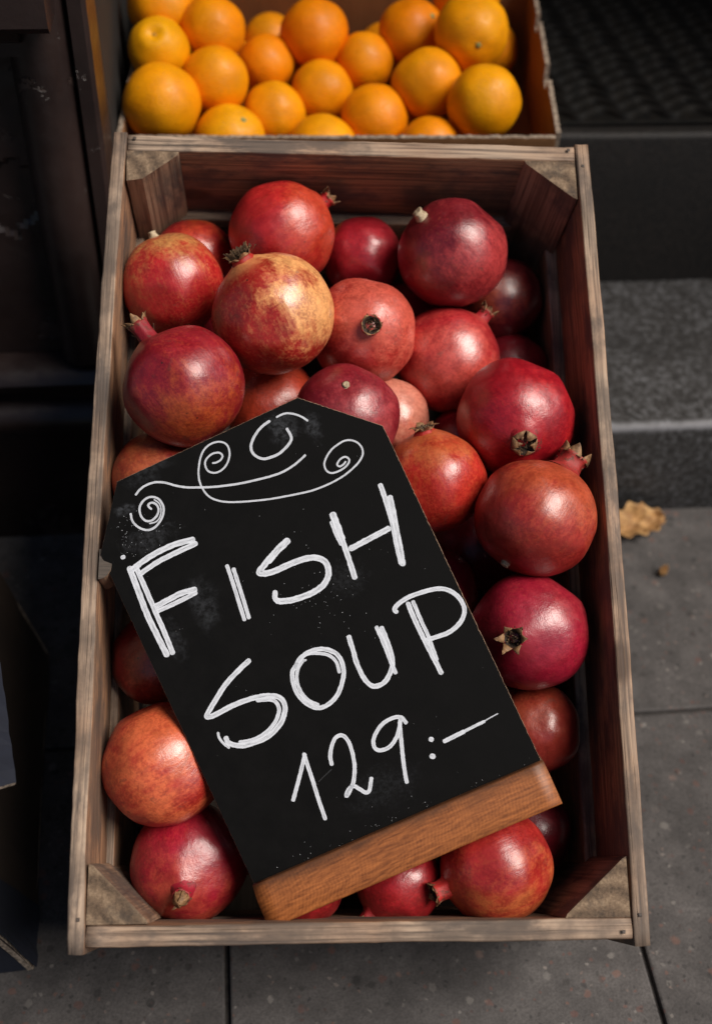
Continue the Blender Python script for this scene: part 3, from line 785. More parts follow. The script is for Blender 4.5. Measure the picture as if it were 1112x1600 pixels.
# navy band printed along the foot of the near end, and the navy flap with its torn edge
dn = (nt - nb); ds = (fb - nb)
def on_side(u, v, out=0.0045): return nb + ds*u + dn*v + Vector((out, 0.0, 0.001))
cl('printed_band', quad_sheet('printed_band', [on_side(0.0, 0.01), on_side(0.16, 0.01), on_side(0.10, 0.44), on_side(0.0, 0.48)], 0.0012, [M['card_blue'], M['card_blue']], 6), )
cl('flap', quad_sheet('flap', [Vector((-0.172, 0.476, 0.285)), Vector((-0.192, 0.572, 0.30)), Vector((-0.300, 0.64, 0.345)), Vector((-0.300, 0.40, 0.345))], 0.004, [M['card_blue'], M['card_edge']], 10, 0.004, 3))
vs = []; fs = []
for i in range(24):
    a = 2*math.pi*i/24
    for (ry, rz) in ((0.034, 0.017), (0.028, 0.011)):
        p = on_side(0.62, 0.60, 0.0075) + Vector((-0.25*rz*math.sin(a)*1.0, ry*math.cos(a)*(1 + 0.08*nz(i*1.7)), rz*math.sin(a)*1.0))
        vs.append(p)
for i in range(24):
    j = (i+1) % 24
    fs.append((2*i, 2*j, 2*j+1, 2*i+1))
cl('hand_hole_edge', mesh('hand_hole_edge', vs, fs, M['card_edge']))

# ------------------------------------------------------------------ carton of oranges
CM = Matrix.Translation(CARTON_LOC) @ Matrix(CARTON_ROT).to_4x4()
carton = tag(empty('orange_carton'), 'open brown cardboard carton full of oranges behind the wooden crate', 'carton')
carton.matrix_basis = CM
CW, CD, CH, CT = CARTON_W, 0.315, 0.112, 0.0055
def torn_wall(name, length, tops, thick, h):
    """upright sheet along local X with a stepped, torn top edge; inside face and edge as two materials"""
    vs = []; fs = []; fm = []
    n = 90
    for i in range(n + 1):
        x = length*i/n
        zt = 0
        for (x0, z) in tops:
            if x >= x0: zt = z
        zt += nz(x*160, 3.1)*0.0016
        for s in (0, 1):
            vs += [(x, s*thick, -h), (x, s*thick, zt - 0.004), (x, s*thick*0.9 + 0.05*thick + nz(x*200, s)*0.0006, zt + nz(x*240, s*5)*0.0008)]
    for i in range(n):
        a, b = i*6, (i+1)*6
        for k in (0, 1):
            fs.append((a+k, b+k, b+k+1, a+k+1)); fm.append(0)
            fs.append((a+3+k, a+4+k, b+4+k, b+3+k)); fm.append(0)
        fs.append((a+2, b+2, b+5, a+5)); fm.append(1)
        fs.append((a, a+3, b+3, b)); fm.append(0)
    for e in (0, n):
        a = e*6
        fs.append((a, a+1, a+4, a+3) if e == 0 else (a, a+3, a+4, a+1)); fm.append(1)
        fs.append((a+1, a+2, a+5, a+4) if e == 0 else (a+1, a+4, a+5, a+2)); fm.append(1)
    return mesh(name, vs, fs, mats=[M['card'], M['card_edge']], fmat=fm)
o = obj('front_panel', torn_wall('front_panel', CW - 0.0065, [(0, -0.003)], CT, CH), carton, (0.0065, -CT, 0))
o = obj('side_panel', torn_wall('side_panel', CD, [(0, 0), (0.098, -0.014), (0.118, 0.004), (0.205, -0.012), (0.222, 0.003)], CT, CH), carton, (CW + CT, 0.0, 0), rotz(R(90)))
o = obj('side_panel', torn_wall('side_panel', CD, [(0, 0.0)], CT, CH), carton, (0.0085, 0, 0), rotz(R(90)))
o = obj('back_panel', torn_wall('back_panel', CW + 2*CT, [(0, 0.055)], CT, CH), carton, (-CT, CD + 0.0003, 0))
obj('bottom', box('bottom', (0.009, 0.0, -CH), (CW, CD, -CH + 0.005), M['card'], r=0), carton)

def ball(seed, dimple=0.0, nub=0.0, nu=40, nv=26, bumpy=0.02):
    vs = [(0, 0, 1)]; fs = []
    def rad(th, ph):
        d = Vector((math.sin(th)*math.cos(ph), math.sin(th)*math.sin(ph), math.cos(th)))
        r = 1 + bumpy*noise.noise(d*1.3 + Vector((seed*3.7, 0, seed))) + bumpy*0.35*noise.noise(d*3 + Vector((0, seed*5, 0)))
        r -= dimple*math.exp(-(th/0.20)**2) - dimple*0.25*math.exp(-((th-0.42)/0.16)**2)
        r += nub*math.exp(-(th/0.38)**2)
        return d*r*Vector((1, 1, 1)).length/math.sqrt(3)
    vs = [rad(0.0, 0.0)]
    for j in range(1, nv):
        for i in range(nu): vs.append(rad(math.pi*j/nv, 2*math.pi*i/nu))
    vs.append(rad(math.pi, 0))
    for i in range(nu): fs.append((0, 1+i, 1+(i+1) % nu))
    for j in range(nv-2):
        for i in range(nu):
            a = 1 + j*nu
            fs.append((a+i, a+nu+i, a+nu+(i+1) % nu, a+(i+1) % nu))
    a = 1 + (nv-2)*nu; last = len(vs)-1
    for i in range(nu): fs.append((a+i, last, a+(i+1) % nu))
    return vs, fs

ORANGE_LABELS = {
 'a': 'orange cut by the top edge in the left back corner of the carton',
 'b': 'tall orange in the back row next to the left corner orange, above its neighbours',
 'c': 'yellowish orange with a round dent facing up beside the left carton wall',
 'd': 'orange just right of and behind the biggest orange at the left',
 'e': 'large orange filling the front left corner of the carton',
 'f': 'deep orange one in the middle left, third from the left wall',
 'g': 'lone round orange standing highest against the middle of the back cardboard wall',
 'h': 'orange at the centre of the pile, right below the lone back orange',
 'i': 'orange right of centre below the bare back cardboard',
 'j': 'orange in the front half left of centre, behind the crate board',
 'k': 'yellow orange with a pale green button, mostly hidden behind the crate board',
 'l': 'flat looking orange in the front middle, only its top above the crate board',
 'm': 'smooth orange right of centre, low in the front half of the pile',
 'n': 'orange in the back row touching the largest right-hand orange, with a green button',
 'o': 'orange with a pointed end turned left, in the right half of the pile',
 'p': 'large bright orange on top of the pile at the back right',
 'q': 'orange in the back right corner, half hidden behind the large top orange',
 'r': 'big round orange in the front right corner of the carton',
 's': 'low orange between the pointed one and the right corner, top just above the crate board',
}
TONES = {'a': 0.5, 'b': 0.35, 'c': 0.95, 'd': 0.5, 'e': 0.6, 'f': 0.2, 'g': 0.1, 'h': 0.5, 'i': 0.35, 'j': 0.6, 'k': 0.85, 'l': 0.7, 'm': 0.3, 'n': 0.2, 'o': 0.55, 'p': 0.7, 'q': 0.6, 'r': 0.75, 's': 0.4}
for idx, (k, (p, r, d)) in enumerate(ORANGE.items()):
    vs, fs = ball(idx*1.9 + 0.3, dimple=0.16 if k == 'c' else 0.03, nub=0.13 if k == 'o' else 0.0, bumpy=0.045)
    me = mesh('orange', [Vector(v)*r*1.055 for v in vs], fs, M['peel'], smooth=True)
    o = obj('orange', me, None)
    o.matrix_basis = CM @ Matrix.Translation(p) @ z_to(d, idx).to_4x4()
    tag(o, ORANGE_LABELS[k], 'orange', 'oranges in the carton')
    t = TONES[k]
    o['tone_a'] = [0.86, 0.200 + 0.16*t, 0.0005 + 0.001*t]
    o['tone_b'] = [0.88, 0.25 + 0.16*t, 0.001 + 0.001*t]
    if k in ('k', 'n', 'c', 'p', 'g'):
        bv = []; bf = []
        n = 10
        for i in range(n):
            a = 2*math.pi*i/n
            w = 0.0036*(1 + 0.3*math.cos(5*a))
            bv += [(w*math.cos(a), w*math.sin(a), 0), (w*0.6*math.cos(a), w*0.6*math.sin(a), 0.0016)]
        bv.append((0, 0, 0.001)); 
        for i in range(n):
            j = (i+1) % n
            bf += [(2*i, 2*j, 2*j+1, 2*i+1), (2*i+1, 2*j+1, 2*n)]
        zt = vs[0][2]*r*1.055 - 0.0002
        b_ = obj('button', mesh('button', bv, bf, M['peel'] if k == 'c' else M['button'], smooth=True), o, (0, 0, zt))
        if k == 'c':
            b_['tone_a'] = [0.45, 0.2, 0.02]; b_['tone_b'] = [0.5, 0.25, 0.03]

ORANGE_SHORT = {'a': 'left back corner', 'b': 'tall left one', 'c': 'dented one', 'd': 'left middle one', 'e': 'front left corner', 'f': 'deep orange one',
 'g': 'lone back one', 'h': 'central one', 'i': 'right of centre one', 'j': 'front left of centre one', 'k': 'green buttoned front one', 'l': 'flat front one', 'm': 'smooth front one',
 'n': 'buttoned back one', 'o': 'pointed one', 'p': 'large top one', 'q': 'right back corner', 'r': 'front right corner', 's': 'low front one'}
# the layer underneath, of which only slivers show between the others
placed = [(Vector(p), r) for p, r, d in ORANGE.values()]
rr = random.Random(5)
low = 0; seen_labels = set()
for _ in range(6000):
    if low >= 14: break
    r = rr.uniform(0.030, 0.035)
    p = Vector((rr.uniform(r, CW - r), rr.uniform(r, CD - r), -CH + 0.006 + r + rr.uniform(0, 0.03)))
    if all((p - q).length > 0.93*(r + r2) for q, r2 in placed):
        vs, fs = ball(40 + low*1.7, 0.03, nu=28, nv=18)
        o = obj('orange', mesh('orange', [Vector(v)*r*1.05 for v in vs], fs, M['peel'], smooth=True))
        o.matrix_basis = CM @ Matrix.Translation(p) @ z_to((rr.gauss(0, 1), rr.gauss(0, 1), rr.gauss(0, 1))).to_4x4()
        near = sorted(ORANGE, key=lambda q: (Vector(ORANGE[q][0]) - p).length)
        for i2 in range(1, 8):
            lab = 'buried orange between the %s and the %s' % (ORANGE_SHORT[near[0]], ORANGE_SHORT[near[i2]])
            if lab not in seen_labels: break
        seen_labels.add(lab)
        tag(o, lab, 'orange', 'buried oranges in the carton')
        o['tone_a'] = [0.86, 0.27, 0.003]; o['tone_b'] = [0.88, 0.33, 0.004]
        placed.append((p, r)); low += 1

# ------------------------------------------------------------------ the wooden crate
KM = Matrix.Translation(CRATE_LOC) @ Matrix(CRATE_ROT).to_4x4()
crate = tag(empty('wooden_crate'), 'weathered slatted wooden crate holding the pomegranates and tilted up towards the viewer', 'crate')
crate.matrix_basis = KM
L2 = 0.322           # half length of the side boards
PT = 0.0115
SLATS = ((0.0, 0.091), (-0.095, 0.090), (-0.188, 0.047))   # top edge, height
sd = 0
for li, (zt, hh) in enumerate(SLATS):
    for s in (-1, 1):
        me = bar('side_slat', 2*L2, PT, hh, [M['plank']], seg=60, rough=0.0009, seed=3.3 + sd, bow=0.0045 if s < 0 else -0.002, mid=2); sd += 1
        o = obj('side_slat', me, crate, (s*(0.1945 - (0.0055, 0.0085)[s > 0]*(li > 0)) - (0.0005 if s < 0 else -0.0005), -0.0005, zt - hh/2), rotz(R(90)))
    for e in (-1, 1):
        me = bar('end_slat', 0.3770 if li == 0 else 0.364, 0.0142, hh - 0.001, [M['plank']], seg=44, rough=0.0009, seed=21.7 + sd, mid=2); sd += 1
        yy = (0.3128 - (0.008 if li else 0)) if e > 0 else -0.3110
        obj('end_slat', me, crate, (0.0, yy, zt - hh/2 - 0.001), None)
# triangular corner posts; the light comes onto their sawn ends
def post(cx, cy, sx, sy, w, d, seed, chip=False):
    tri = [(0, 0), (sx*w, 0), (sx*w*0.97, sy*0.003), (sx*0.003, sy*d*0.97), (0, sy*d)]
    if chip: tri = [(0, 0), (sx*w, 0), (sx*w*0.97, sy*0.003), (sx*0.014, sy*d*0.86), (sx*0.001, sy*d*0.92)]
    if sx*sy < 0: tri = tri[::-1]
    n = len(tri); vs = []; fs = []; fm = []
    rows = 24
    for k in range(rows + 1):
        z = -0.0015 - 0.2335*k/rows
        for i, (x, y) in enumerate(tri):
            f = 0.0007
            q = Vector((x + nz(z*25, i*3.3, seed)*f, y + nz(z*25, i*5.3, seed+4)*f, z + (nz(x*70, y*70, seed)*0.0012 if k == 0 else 0)))
            vs.append(q)
    for k in range(rows):
        for i in range(n):
            j = (i+1) % n
            a = k*n
            fs.append((a+i, a+n+i, a+n+j, a+j)); fm.append(0)
    fs.append(tuple(range(n))); fm.append(1)
    fs.append(tuple(rows*n + i for i in range(n-1, -1, -1))); fm.append(1)
    me = mesh('corner_post', vs, fs, [M['post'], M['end_grain']], fmat=fm)
    return obj('corner_post', me, crate, (cx, cy, 0))
post(-0.1892, 0.3050, 1, -1, 0.043, 0.031, 1.0, True)
post(0.1882, 0.3050, -1, -1, 0.043, 0.036, 2.0)
post(-0.1892, -0.3035, 1, 1, 0.042, 0.040, 3.0)
post(0.1882, -0.3035, -1, 1, 0.046, 0.041, 4.0)
for k in range(5):
    me = bar('floor_board', 0.612, 0.0735, 0.010, [M['dark_plank']], seg=14, rough=0.0008, seed=60+k)
    o = obj('floor_board', me, crate, (-0.148 + 0.074*k, 0.0, -0.2305), rotz(R(90)))
# rounded offcut stuck inside the left rim
vs = []; fs = []
n = 14
for z in (0.004, -0.030):
    vs.append((0, 0, z))
    for i in range(n + 1):
        a = -math.pi/2 + math.pi*i/n
        vs.append((0.0095*math.cos(a)*(1 + 0.06*nz(i*1.1)), 0.0115*math.sin(a), z + nz(i*2.0, z)*0.0006))
m_ = n + 2
for i in range(1, n + 1):
    fs.append((0, i, i+1)); fs.append((m_, m_+i+1, m_+i)); fs.append((i, m_+i, m_+i+1, i+1))
obj('wood_offcut', mesh('wood_offcut', vs, fs, [M['post'], M['dark_plank']], fmat=[1 if len(f) == 3 else 0 for f in fs]), crate, (-0.1928, -0.051, 0))
# nails along the rims
nail = box('nail', (-0.0013, -0.0013, 0), (0.0013, 0.0013, 0.0006), M['steel'], r=0.0004)
for (x, y) in ((0.183, 0.315), (-0.183, 0.3160), (0.182, -0.313), (-0.1945, -0.30), (0.1945, -0.302), (0.1945, 0.30)):
    obj('nail', nail, crate, (x, y, 0.0))

# ------------------------------------------------------------------ pomegranates
def pom_body(seed, r, squash, nu=56, nv=40):
    rr = random.Random(int(seed*1000))
    lob = rr.choice((5, 6)); lp = rr.uniform(0, 6.28); la = rr.uniform(0.006, 0.016)
    off = Vector((seed*5.1, seed*2.3, -seed*3.7))
    flats = []
    for _ in range(5):
        fd = Vector((rr.gauss(0, 1), rr.gauss(0, 1), rr.gauss(0, 0.6))).normalized()
        flats.append((fd, rr.uniform(0.925, 0.975)))
    def pt(th, ph):
        d = Vector((math.sin(th)*math.cos(ph), math.sin(th)*math.sin(ph), math.cos(th)))
        q = 1.0 + 0.042*noise.noise(d*1.2 + off) + 0.018*noise.noise(d*2.6 + off) + 0.004*noise.noise(d*6.5 + off)
        q += la*math.cos(lob*ph + lp)*math.sin(th)**2
        q += 0.075*math.exp(-(th/0.24)**2)                      # shoulder rising to the crown
        q -= 0.035*math.exp(-((math.pi-th)/0.28)**2)             # slight hollow at the stem end
        for fd, fh in flats:
            dp = d.dot(fd)
            if dp > 0.5:
                lim = fh/dp; e = 0.045
                hh = max(0.0, min(1.0, 0.5 + 0.5*(lim - q)/e))
                q = lim*(1-hh) + q*hh - e*hh*(1-hh)
        return Vector((d.x, d.y, d.z*squash))*q*r
    vs = [pt(0, 0)]; fs = []
    for j in range(1, nv):
        th = math.pi*j/nv
        for i in range(nu): vs.append(pt(th, 2*math.pi*i/nu))
    vs.append(pt(math.pi, 0))
    for i in range(nu): fs.append((0, 1+i, 1+(i+1) % nu))
    for j in range(nv-2):
        for i in range(nu):
            a = 1 + j*nu
            fs.append((a+i, a+nu+i, a+nu+(i+1) % nu, a+(i+1) % nu))
    a = 1 + (nv-2)*nu; last = len(vs)-1
    for i in range(nu): fs.append((a+i, last, a+(i+1) % nu))
    return mesh('pomegranate', vs, fs, M['skin'], smooth=True), vs[0].z, vs[-1].z

def lathe(name, prof, n, mats, wob=0.0, seed=0.0, fm=None, six=0.0):
    vs = []; fs = []; m = []
    for k, (rad, z) in enumerate(prof):
        for i in range(n):
            a = 2*math.pi*i/n
            w = 1 + wob*nz(math.cos(a)*1.5 + seed, math.sin(a)*1.5, z*60) + six*math.cos(6*a)
            vs.append((rad*w*math.cos(a), rad*w*math.sin(a), z + wob*0.25*rad*nz(math.cos(a)*2 + seed, math.sin(a)*2, 7)))
    for k in range(len(prof)-1):
        for i in range(n):
            j = (i+1) % n
            fs.append((k*n+i, k*n+j, (k+1)*n+j, (k+1)*n+i)); m.append(fm[k] if fm else 0)
    return mesh(name, vs, fs, mats, smooth=True, fmat=m)

def add_crown(o, r, ztop, kind, seed, neck, rad, sep_len, lean):
    """calyx tube with sepals and stamens; neck, rad and sep_len are shares of the fruit radius"""
    rr = random.Random(int(seed*977))
    z0 = -0.10*r; z1 = neck*r; a = rad*r
    tip = a*1.16 if kind != 'closed' else a*0.92
    prof = [(a*1.75, z0 - 0.055*r), (a*1.28, z0 + 0.02*r), (a*1.02, z0 + 0.08*r), (a*0.95, z1*0.45), (a*1.02, z1*0.8), (tip, z1),
            (tip*0.90, z1 - 0.004*r), (a*0.80, z1*0.6), (a*0.62, z0 + 0.09*r), (0.0002, z0 + 0.075*r)]
    me = lathe('calyx', prof, 30, [M['calyx'], M['hollow']], 0.10, seed, [0, 0, 0, 0, 0, 0, 1, 1, 1], 0.035)
    c = obj('calyx', me, o, (0, 0, ztop))
    c['tone_a'] = [x*0.95 for x in o['tone_a']]
    c['dry_scale'] = 0.55/max(z1, 0.004)
    n = 6
    for i in range(n):
        an = 2*math.pi*(i + rr.uniform(-0.12, 0.12))/n + seed
        ln = sep_len*r*rr.uniform(0.7, 1.25)
        w = a*0.56
        le = lean + rr.uniform(-0.35, 0.35)
        vs = []; fs = []
        rows = 4
        for s in (0, 1):
            for k in range(rows + 1):
                f = k/rows
                ang = le*f*(0.6 + 0.4*f)                       # outward curl along the length
                up = ln*f*math.cos(ang); outw = ln*f*math.sin(ang)
                ww = w*(1 - f**1.5)*0.98 + 0.0002
                for q in (-1, 0, 1):
                    x = tip*0.97 + outw - s*0.0008 - (0.0006 if q == 0 else 0)*(1 - f) - abs(q)*a*0.12*(1-f)
                    vs.append((x, q*ww + nz(seed, i, f*3)*0.0006, z1 - 0.0012 + up + nz(i*3, f*5, seed)*0.0006))
        N = (rows+1)*3
        for k in range(rows):
            for q in (0, 1):
                b = k*3 + q
                fs.append((b, b+1, b+4, b+3)); fs.append((N+b, N+b+3, N+b+4, N+b+1))
            fs.append((k*3, k*3+3, N+k*3+3, N+k*3)); fs.append((k*3+2, N+k*3+2, N+k*3+5, k*3+5))
        me = mesh('sepal', vs, fs, M['sepal'], smooth=True)
        obj('sepal', me, c, (0, 0, 0), rotz(an))
    # withered stamens standing in the tube
    vs = []; fs = []
    cnt = 60 if kind == 'hairy' else 34
    for i in range(cnt):
        q = math.sqrt(rr.random())*a*0.75; an = rr.uniform(0, 6.28)
        x, y = q*math.cos(an), q*math.sin(an)
        hgt = (z1 - z0)*rr.uniform(0.35, 0.75)*(2.0 if kind == 'hairy' else 1.0)
        tx, ty = x + rr.uniform(-1, 1)*a*0.55, y + rr.uniform(-1, 1)*a*0.55
        if kind == 'hairy': tx *= 1.35; ty *= 1.35
        zb = z0 + 0.07*r; b = len(vs); w = 0.00035
        for (px, py, pz, ww) in ((x, y, zb, w), ((x+tx)/2*1.05, (y+ty)/2*1.05, zb + hgt*0.6, w), (tx, ty, zb + hgt, w*1.9), (tx*1.02, ty*1.02, zb + hgt + 0.0008, w*0.5)):
            for t in range(3):
                vs.append((px + ww*math.cos(t*2.09), py + ww*math.sin(t*2.09), pz))
        for k in range(3):
            for t in range(3):
                u = (t+1) % 3
                fs.append((b+k*3+t, b+k*3+u, b+k*3+3+u, b+k*3+3+t))
    obj('stamens', mesh('stamens', vs, fs, M['stamen']), c)

def add_stem(o, r, zbot, ln, w, seed):
    prof = [(w*1.35, 0.0012), (w, -ln*0.35), (w*0.88, -ln*0.75), (w*1.0, -ln), (w*0.6, -ln - 0.0004), (0.0002, -ln + 0.0002)]
    me = lathe('stem_stub', prof, 14, [M['stem']], 0.25, seed)
    obj('stem_stub', me, o, (0, 0, zbot))

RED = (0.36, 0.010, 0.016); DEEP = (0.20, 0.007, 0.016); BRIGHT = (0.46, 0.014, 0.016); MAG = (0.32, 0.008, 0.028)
ORG = (0.48, 0.050, 0.020); CREAM = (0.80, 0.38, 0.135); PINK = (0.56, 0.095, 0.060); RUST = (0.30, 0.048, 0.022); YEL = (0.48, 0.20, 0.06); MAR = (0.15, 0.007, 0.015)
# key: label, tones a/b, patch direction (crate frame), patch amount, scuff, crown kind, neck, radius, sepal length, lean, (stem length, stem width)
POM = {
 'p1': ('red pomegranate tucked in the back left corner behind a larger red one', RED, ORG, (0, 0, 1), 0.30, .4, None, 0, 0, 0, 0, None),
 'p2': ('red pomegranate with a small tan stub on top, against the left side near the back', BRIGHT, YEL, (-.2, .8, .5), 0.42, .6, None, 0, 0, 0, 0, (.0045, .0035)),
 'p3': ('red pomegranate at the back, its crown pointing right against the end board', BRIGHT, ORG, (.7, .1, .5), 0.42, .5, 'open', .16, .15, .16, .5, None),
 'p4': ('cream and red pomegranate with a dark hairy crown, palest of all', (0.42, 0.018, 0.012), CREAM, (.75, .40, .30), .52, .6, 'hairy', .05, .17, .13, .9, None),
 'p5': ('plain red pomegranate in the back row between the crowned one and the dark purple one', (0.33, .012, .022), RED, (0, 0, 1), .3, .3, None, 0, 0, 0, 0, None),
 'p6': ('dark purplish pomegranate with a cream cut stem, at the back right', (0.19, 0.009, 0.017), (0.38, .035, .035), (.5, -.3, .6), 0.44, .9, None, 0, 0, 0, 0, (.0070, .0050)),
 'p7': ('shadowed dull red pomegranate squeezed between the dark purplish one and the right side', MAR, RUST, (-.4, -.2, .6), 0.34, .5, 'open', .10, .12, .18, .5, None),
 'p8': ('pinkish orange pomegranate whose open dark crown faces straight up', (0.42, 0.026, 0.022), PINK, (.5, .5, .7), 0.62, .6, 'ring', .07, .16, .06, .1, None),
 'p9': ('rosy pomegranate with its crown pointing away under the dark purplish one', (0.38, 0.016, 0.022), (.50, .062, .045), (.2, -.5, .7), 0.48, .4, 'open', .15, .14, .13, .4, None),
 'p10': ('large dark crimson pomegranate turning orange below, crown stub pointing to the left rim', (0.26, 0.007, 0.016), (.38, .060, .016), (.45, -.75, .25), 0.40, .5, 'open', .30, .155, .16, .5, None),
 'p11': ('orange red pomegranate half hidden under the cream one, above the board edge', (0.38, 0.045, 0.025), ORG, (0, 0, 1), 0.55, .4, None, 0, 0, 0, 0, None),
 'p12': ('maroon pomegranate with a small pale scar, at the peak of the black board', (0.20, 0.008, 0.017), (.32, .035, .04), (.3, -.5, .6), 0.40, .5, None, 0, 0, 0, 0, (.0008, .0032)),
 'p13': ('pale pink pomegranate glimpsed behind the maroon one by the top right of the board', PINK, (.58, .21, .14), (0, 0, 1), .6, .3, None, 0, 0, 0, 0, None),
 'p14': ('bright red pomegranate touching the right edge of the board, flat crown at its top', (0.46, 0.022, 0.014), (.46, .10, .03), (-.2, .6, .5), 0.40, .5, 'open', .04, .17, .13, 1.1, None),
 'p15': ('glossy deep red pomegranate with a star shaped dark crown against the right side', (0.33, 0.006, 0.015), BRIGHT, (.6, -.3, .4), 0.34, .3, 'star', .06, .20, .17, -1.15, None),
 'p16': ('large rusty orange pomegranate resting highest against the right rim', (0.34, 0.022, 0.017), (.42, .068, .025), (.4, .6, .3), 0.62, .35, 'open', .22, .24, .22, .15, (.0025, .0036)),
 'p18': ('magenta red pomegranate with a tan flared crown, just below the rusty one', MAG, (.33, .02, .03), (.6, .5, .4), 0.40, .5, 'flared', .10, .15, .15, .75, None),
 'p19': ('brownish orange pomegranate below the magenta one at the right, lower right of the board', (0.31, 0.030, 0.020), RUST, (-.2, .5, .5), .5, .5, None, 0, 0, 0, 0, None),
 'p20': ('very dark pomegranate down in the gap between the bright red and rusty ones', MAR, DEEP, (0, 0, 1), .4, .5, None, 0, 0, 0, 0, None),
 'p21': ('red pomegranate showing as a thin slice along the right edge of the board', RED, MAG, (0, 0, 1), .4, .4, None, 0, 0, 0, 0, None),
 'p22': ('red pomegranate under the dark crimson one, cut off by the board edge', (0.32, 0.022, 0.018), (.40, .09, .03), (0, 0, 1), 0.42, .5, None, 0, 0, 0, 0, None),
 'p23': ('dark red pomegranate between the left side and the board, above the pale orange one', (0.24, 0.012, 0.014), RUST, (0, -.5, .6), 0.38, .7, None, 0, 0, 0, 0, None),
 'p24': ('pale orange pomegranate between the left side and the lower board edge', (0.44, 0.024, 0.018), (.60, .120, .042), (.1, .1, 1), .52, .6, None, 0, 0, 0, 0, None),
 'p25': ('magenta red pomegranate with a closed tan crown in the front left corner', (0.33, 0.008, 0.024), (.40, .050, .03), (-.1, -.8, .3), 0.40, .8, 'closed', .10, .15, .34, -.75, None),
 'p26': ('bright red pomegranate in the front right with its open crown turned left', (0.42, 0.020, 0.018), (.45, .105, .030), (.3, -.7, .3), 0.46, .5, 'ring', .20, .175, .07, .25, None),
 'p27': ('dark purple pomegranate behind the bright red one in the front right', (0.13, 0.010, 0.020), DEEP, (0, 0, 1), .3, .5, None, 0, 0, 0, 0, None),
 'p28': ('shadowed red pomegranate under the wooden foot, crown pointing to the front board', (0.27, 0.010, 0.014), RED, (0, 0, 1), .4, .5, 'open', .26, .18, .14, .6, None),
 'p29': ('dark red pomegranate barely showing below the left half of the wooden foot', (0.26, 0.012, 0.014), RED, (0, 0, 1), .3, .5, None, 0, 0, 0, 0, None),
}
def kind_of(k): return k not in ('p22', 'p23', 'p16', 'p25', 'p26', 'p28', 'p29')
for idx, (k, (p, r, d)) in enumerate(FRUIT.items()):
    label, ta, tb, pdir, amt, scuff, kind, neck, rad, sl, lean, stem = POM[k]
    seed = 1.3 + idx*0.77
    r = r*(1.045 if kind_of(k) else 1.02)
    me, zt, zb = pom_body(seed, r, {'p14': 0.97, 'p16': 0.95, 'p10': 0.97}.get(k, 0.985))
    o = obj('pomegranate', me, None)
    rot = z_to(d, idx*1.3)
    o.matrix_basis = KM @ Matrix.Translation(p) @ rot.to_4x4()
    tag(o, label, 'pomegranate', 'pomegranates in the crate')
    o['tone_a'] = list(ta); o['tone_b'] = list(tb)
    o['patch_dir'] = list(rot.transposed() @ Vector(pdir).normalized())
    o['patch_amount'] = amt; o['scuff'] = scuff
    if kind: add_crown(o, r, zt, kind, seed, neck, rad, sl, lean)
    if stem: add_stem(o, r, zb, stem[0], stem[1], seed)

# the fruit underneath, seen only as dark slivers in the gaps
SHORT = {'p1': 'tucked corner one', 'p2': 'stub topped one', 'p3': 'back crowned one', 'p4': 'cream one', 'p5': 'plain back one', 'p6': 'dark purplish one', 'p7': 'dull right back one',
 'p8': 'open crowned pinkish one', 'p9': 'rosy one', 'p10': 'large crimson one', 'p11': 'half hidden orange red one', 'p12': 'maroon one', 'p13': 'pale pink one', 'p14': 'bright red one', 'p15': 'star crowned one',
 'p16': 'rusty one', 'p18': 'magenta one', 'p19': 'brownish orange one', 'p20': 'very dark one', 'p21': 'thin slice', 'p22': 'upper left cut one', 'p23': 'dark red left one', 'p24': 'pale orange one',
 'p25': 'front left corner one', 'p26': 'front right one', 'p27': 'dark purple front one', 'p28': 'shadowed foot one', 'p29': 'barely showing foot one'}
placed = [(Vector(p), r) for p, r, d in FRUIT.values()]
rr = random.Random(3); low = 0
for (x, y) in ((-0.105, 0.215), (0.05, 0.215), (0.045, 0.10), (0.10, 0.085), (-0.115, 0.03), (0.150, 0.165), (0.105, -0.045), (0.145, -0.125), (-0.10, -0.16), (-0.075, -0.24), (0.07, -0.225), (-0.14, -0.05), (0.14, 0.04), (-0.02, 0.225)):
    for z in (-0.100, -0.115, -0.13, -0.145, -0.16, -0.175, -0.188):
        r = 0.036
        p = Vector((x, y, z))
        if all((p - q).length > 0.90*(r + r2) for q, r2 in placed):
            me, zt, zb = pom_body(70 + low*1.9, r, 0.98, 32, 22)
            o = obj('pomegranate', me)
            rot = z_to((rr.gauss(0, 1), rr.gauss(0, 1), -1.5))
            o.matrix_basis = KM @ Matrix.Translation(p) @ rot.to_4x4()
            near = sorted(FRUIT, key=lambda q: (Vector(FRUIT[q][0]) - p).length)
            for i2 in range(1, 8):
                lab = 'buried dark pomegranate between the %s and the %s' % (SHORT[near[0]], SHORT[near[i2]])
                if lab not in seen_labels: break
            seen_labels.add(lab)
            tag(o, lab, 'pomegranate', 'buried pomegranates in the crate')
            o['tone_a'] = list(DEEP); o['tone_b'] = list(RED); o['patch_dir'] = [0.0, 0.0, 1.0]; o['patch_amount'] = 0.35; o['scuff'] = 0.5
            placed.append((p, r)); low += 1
            break

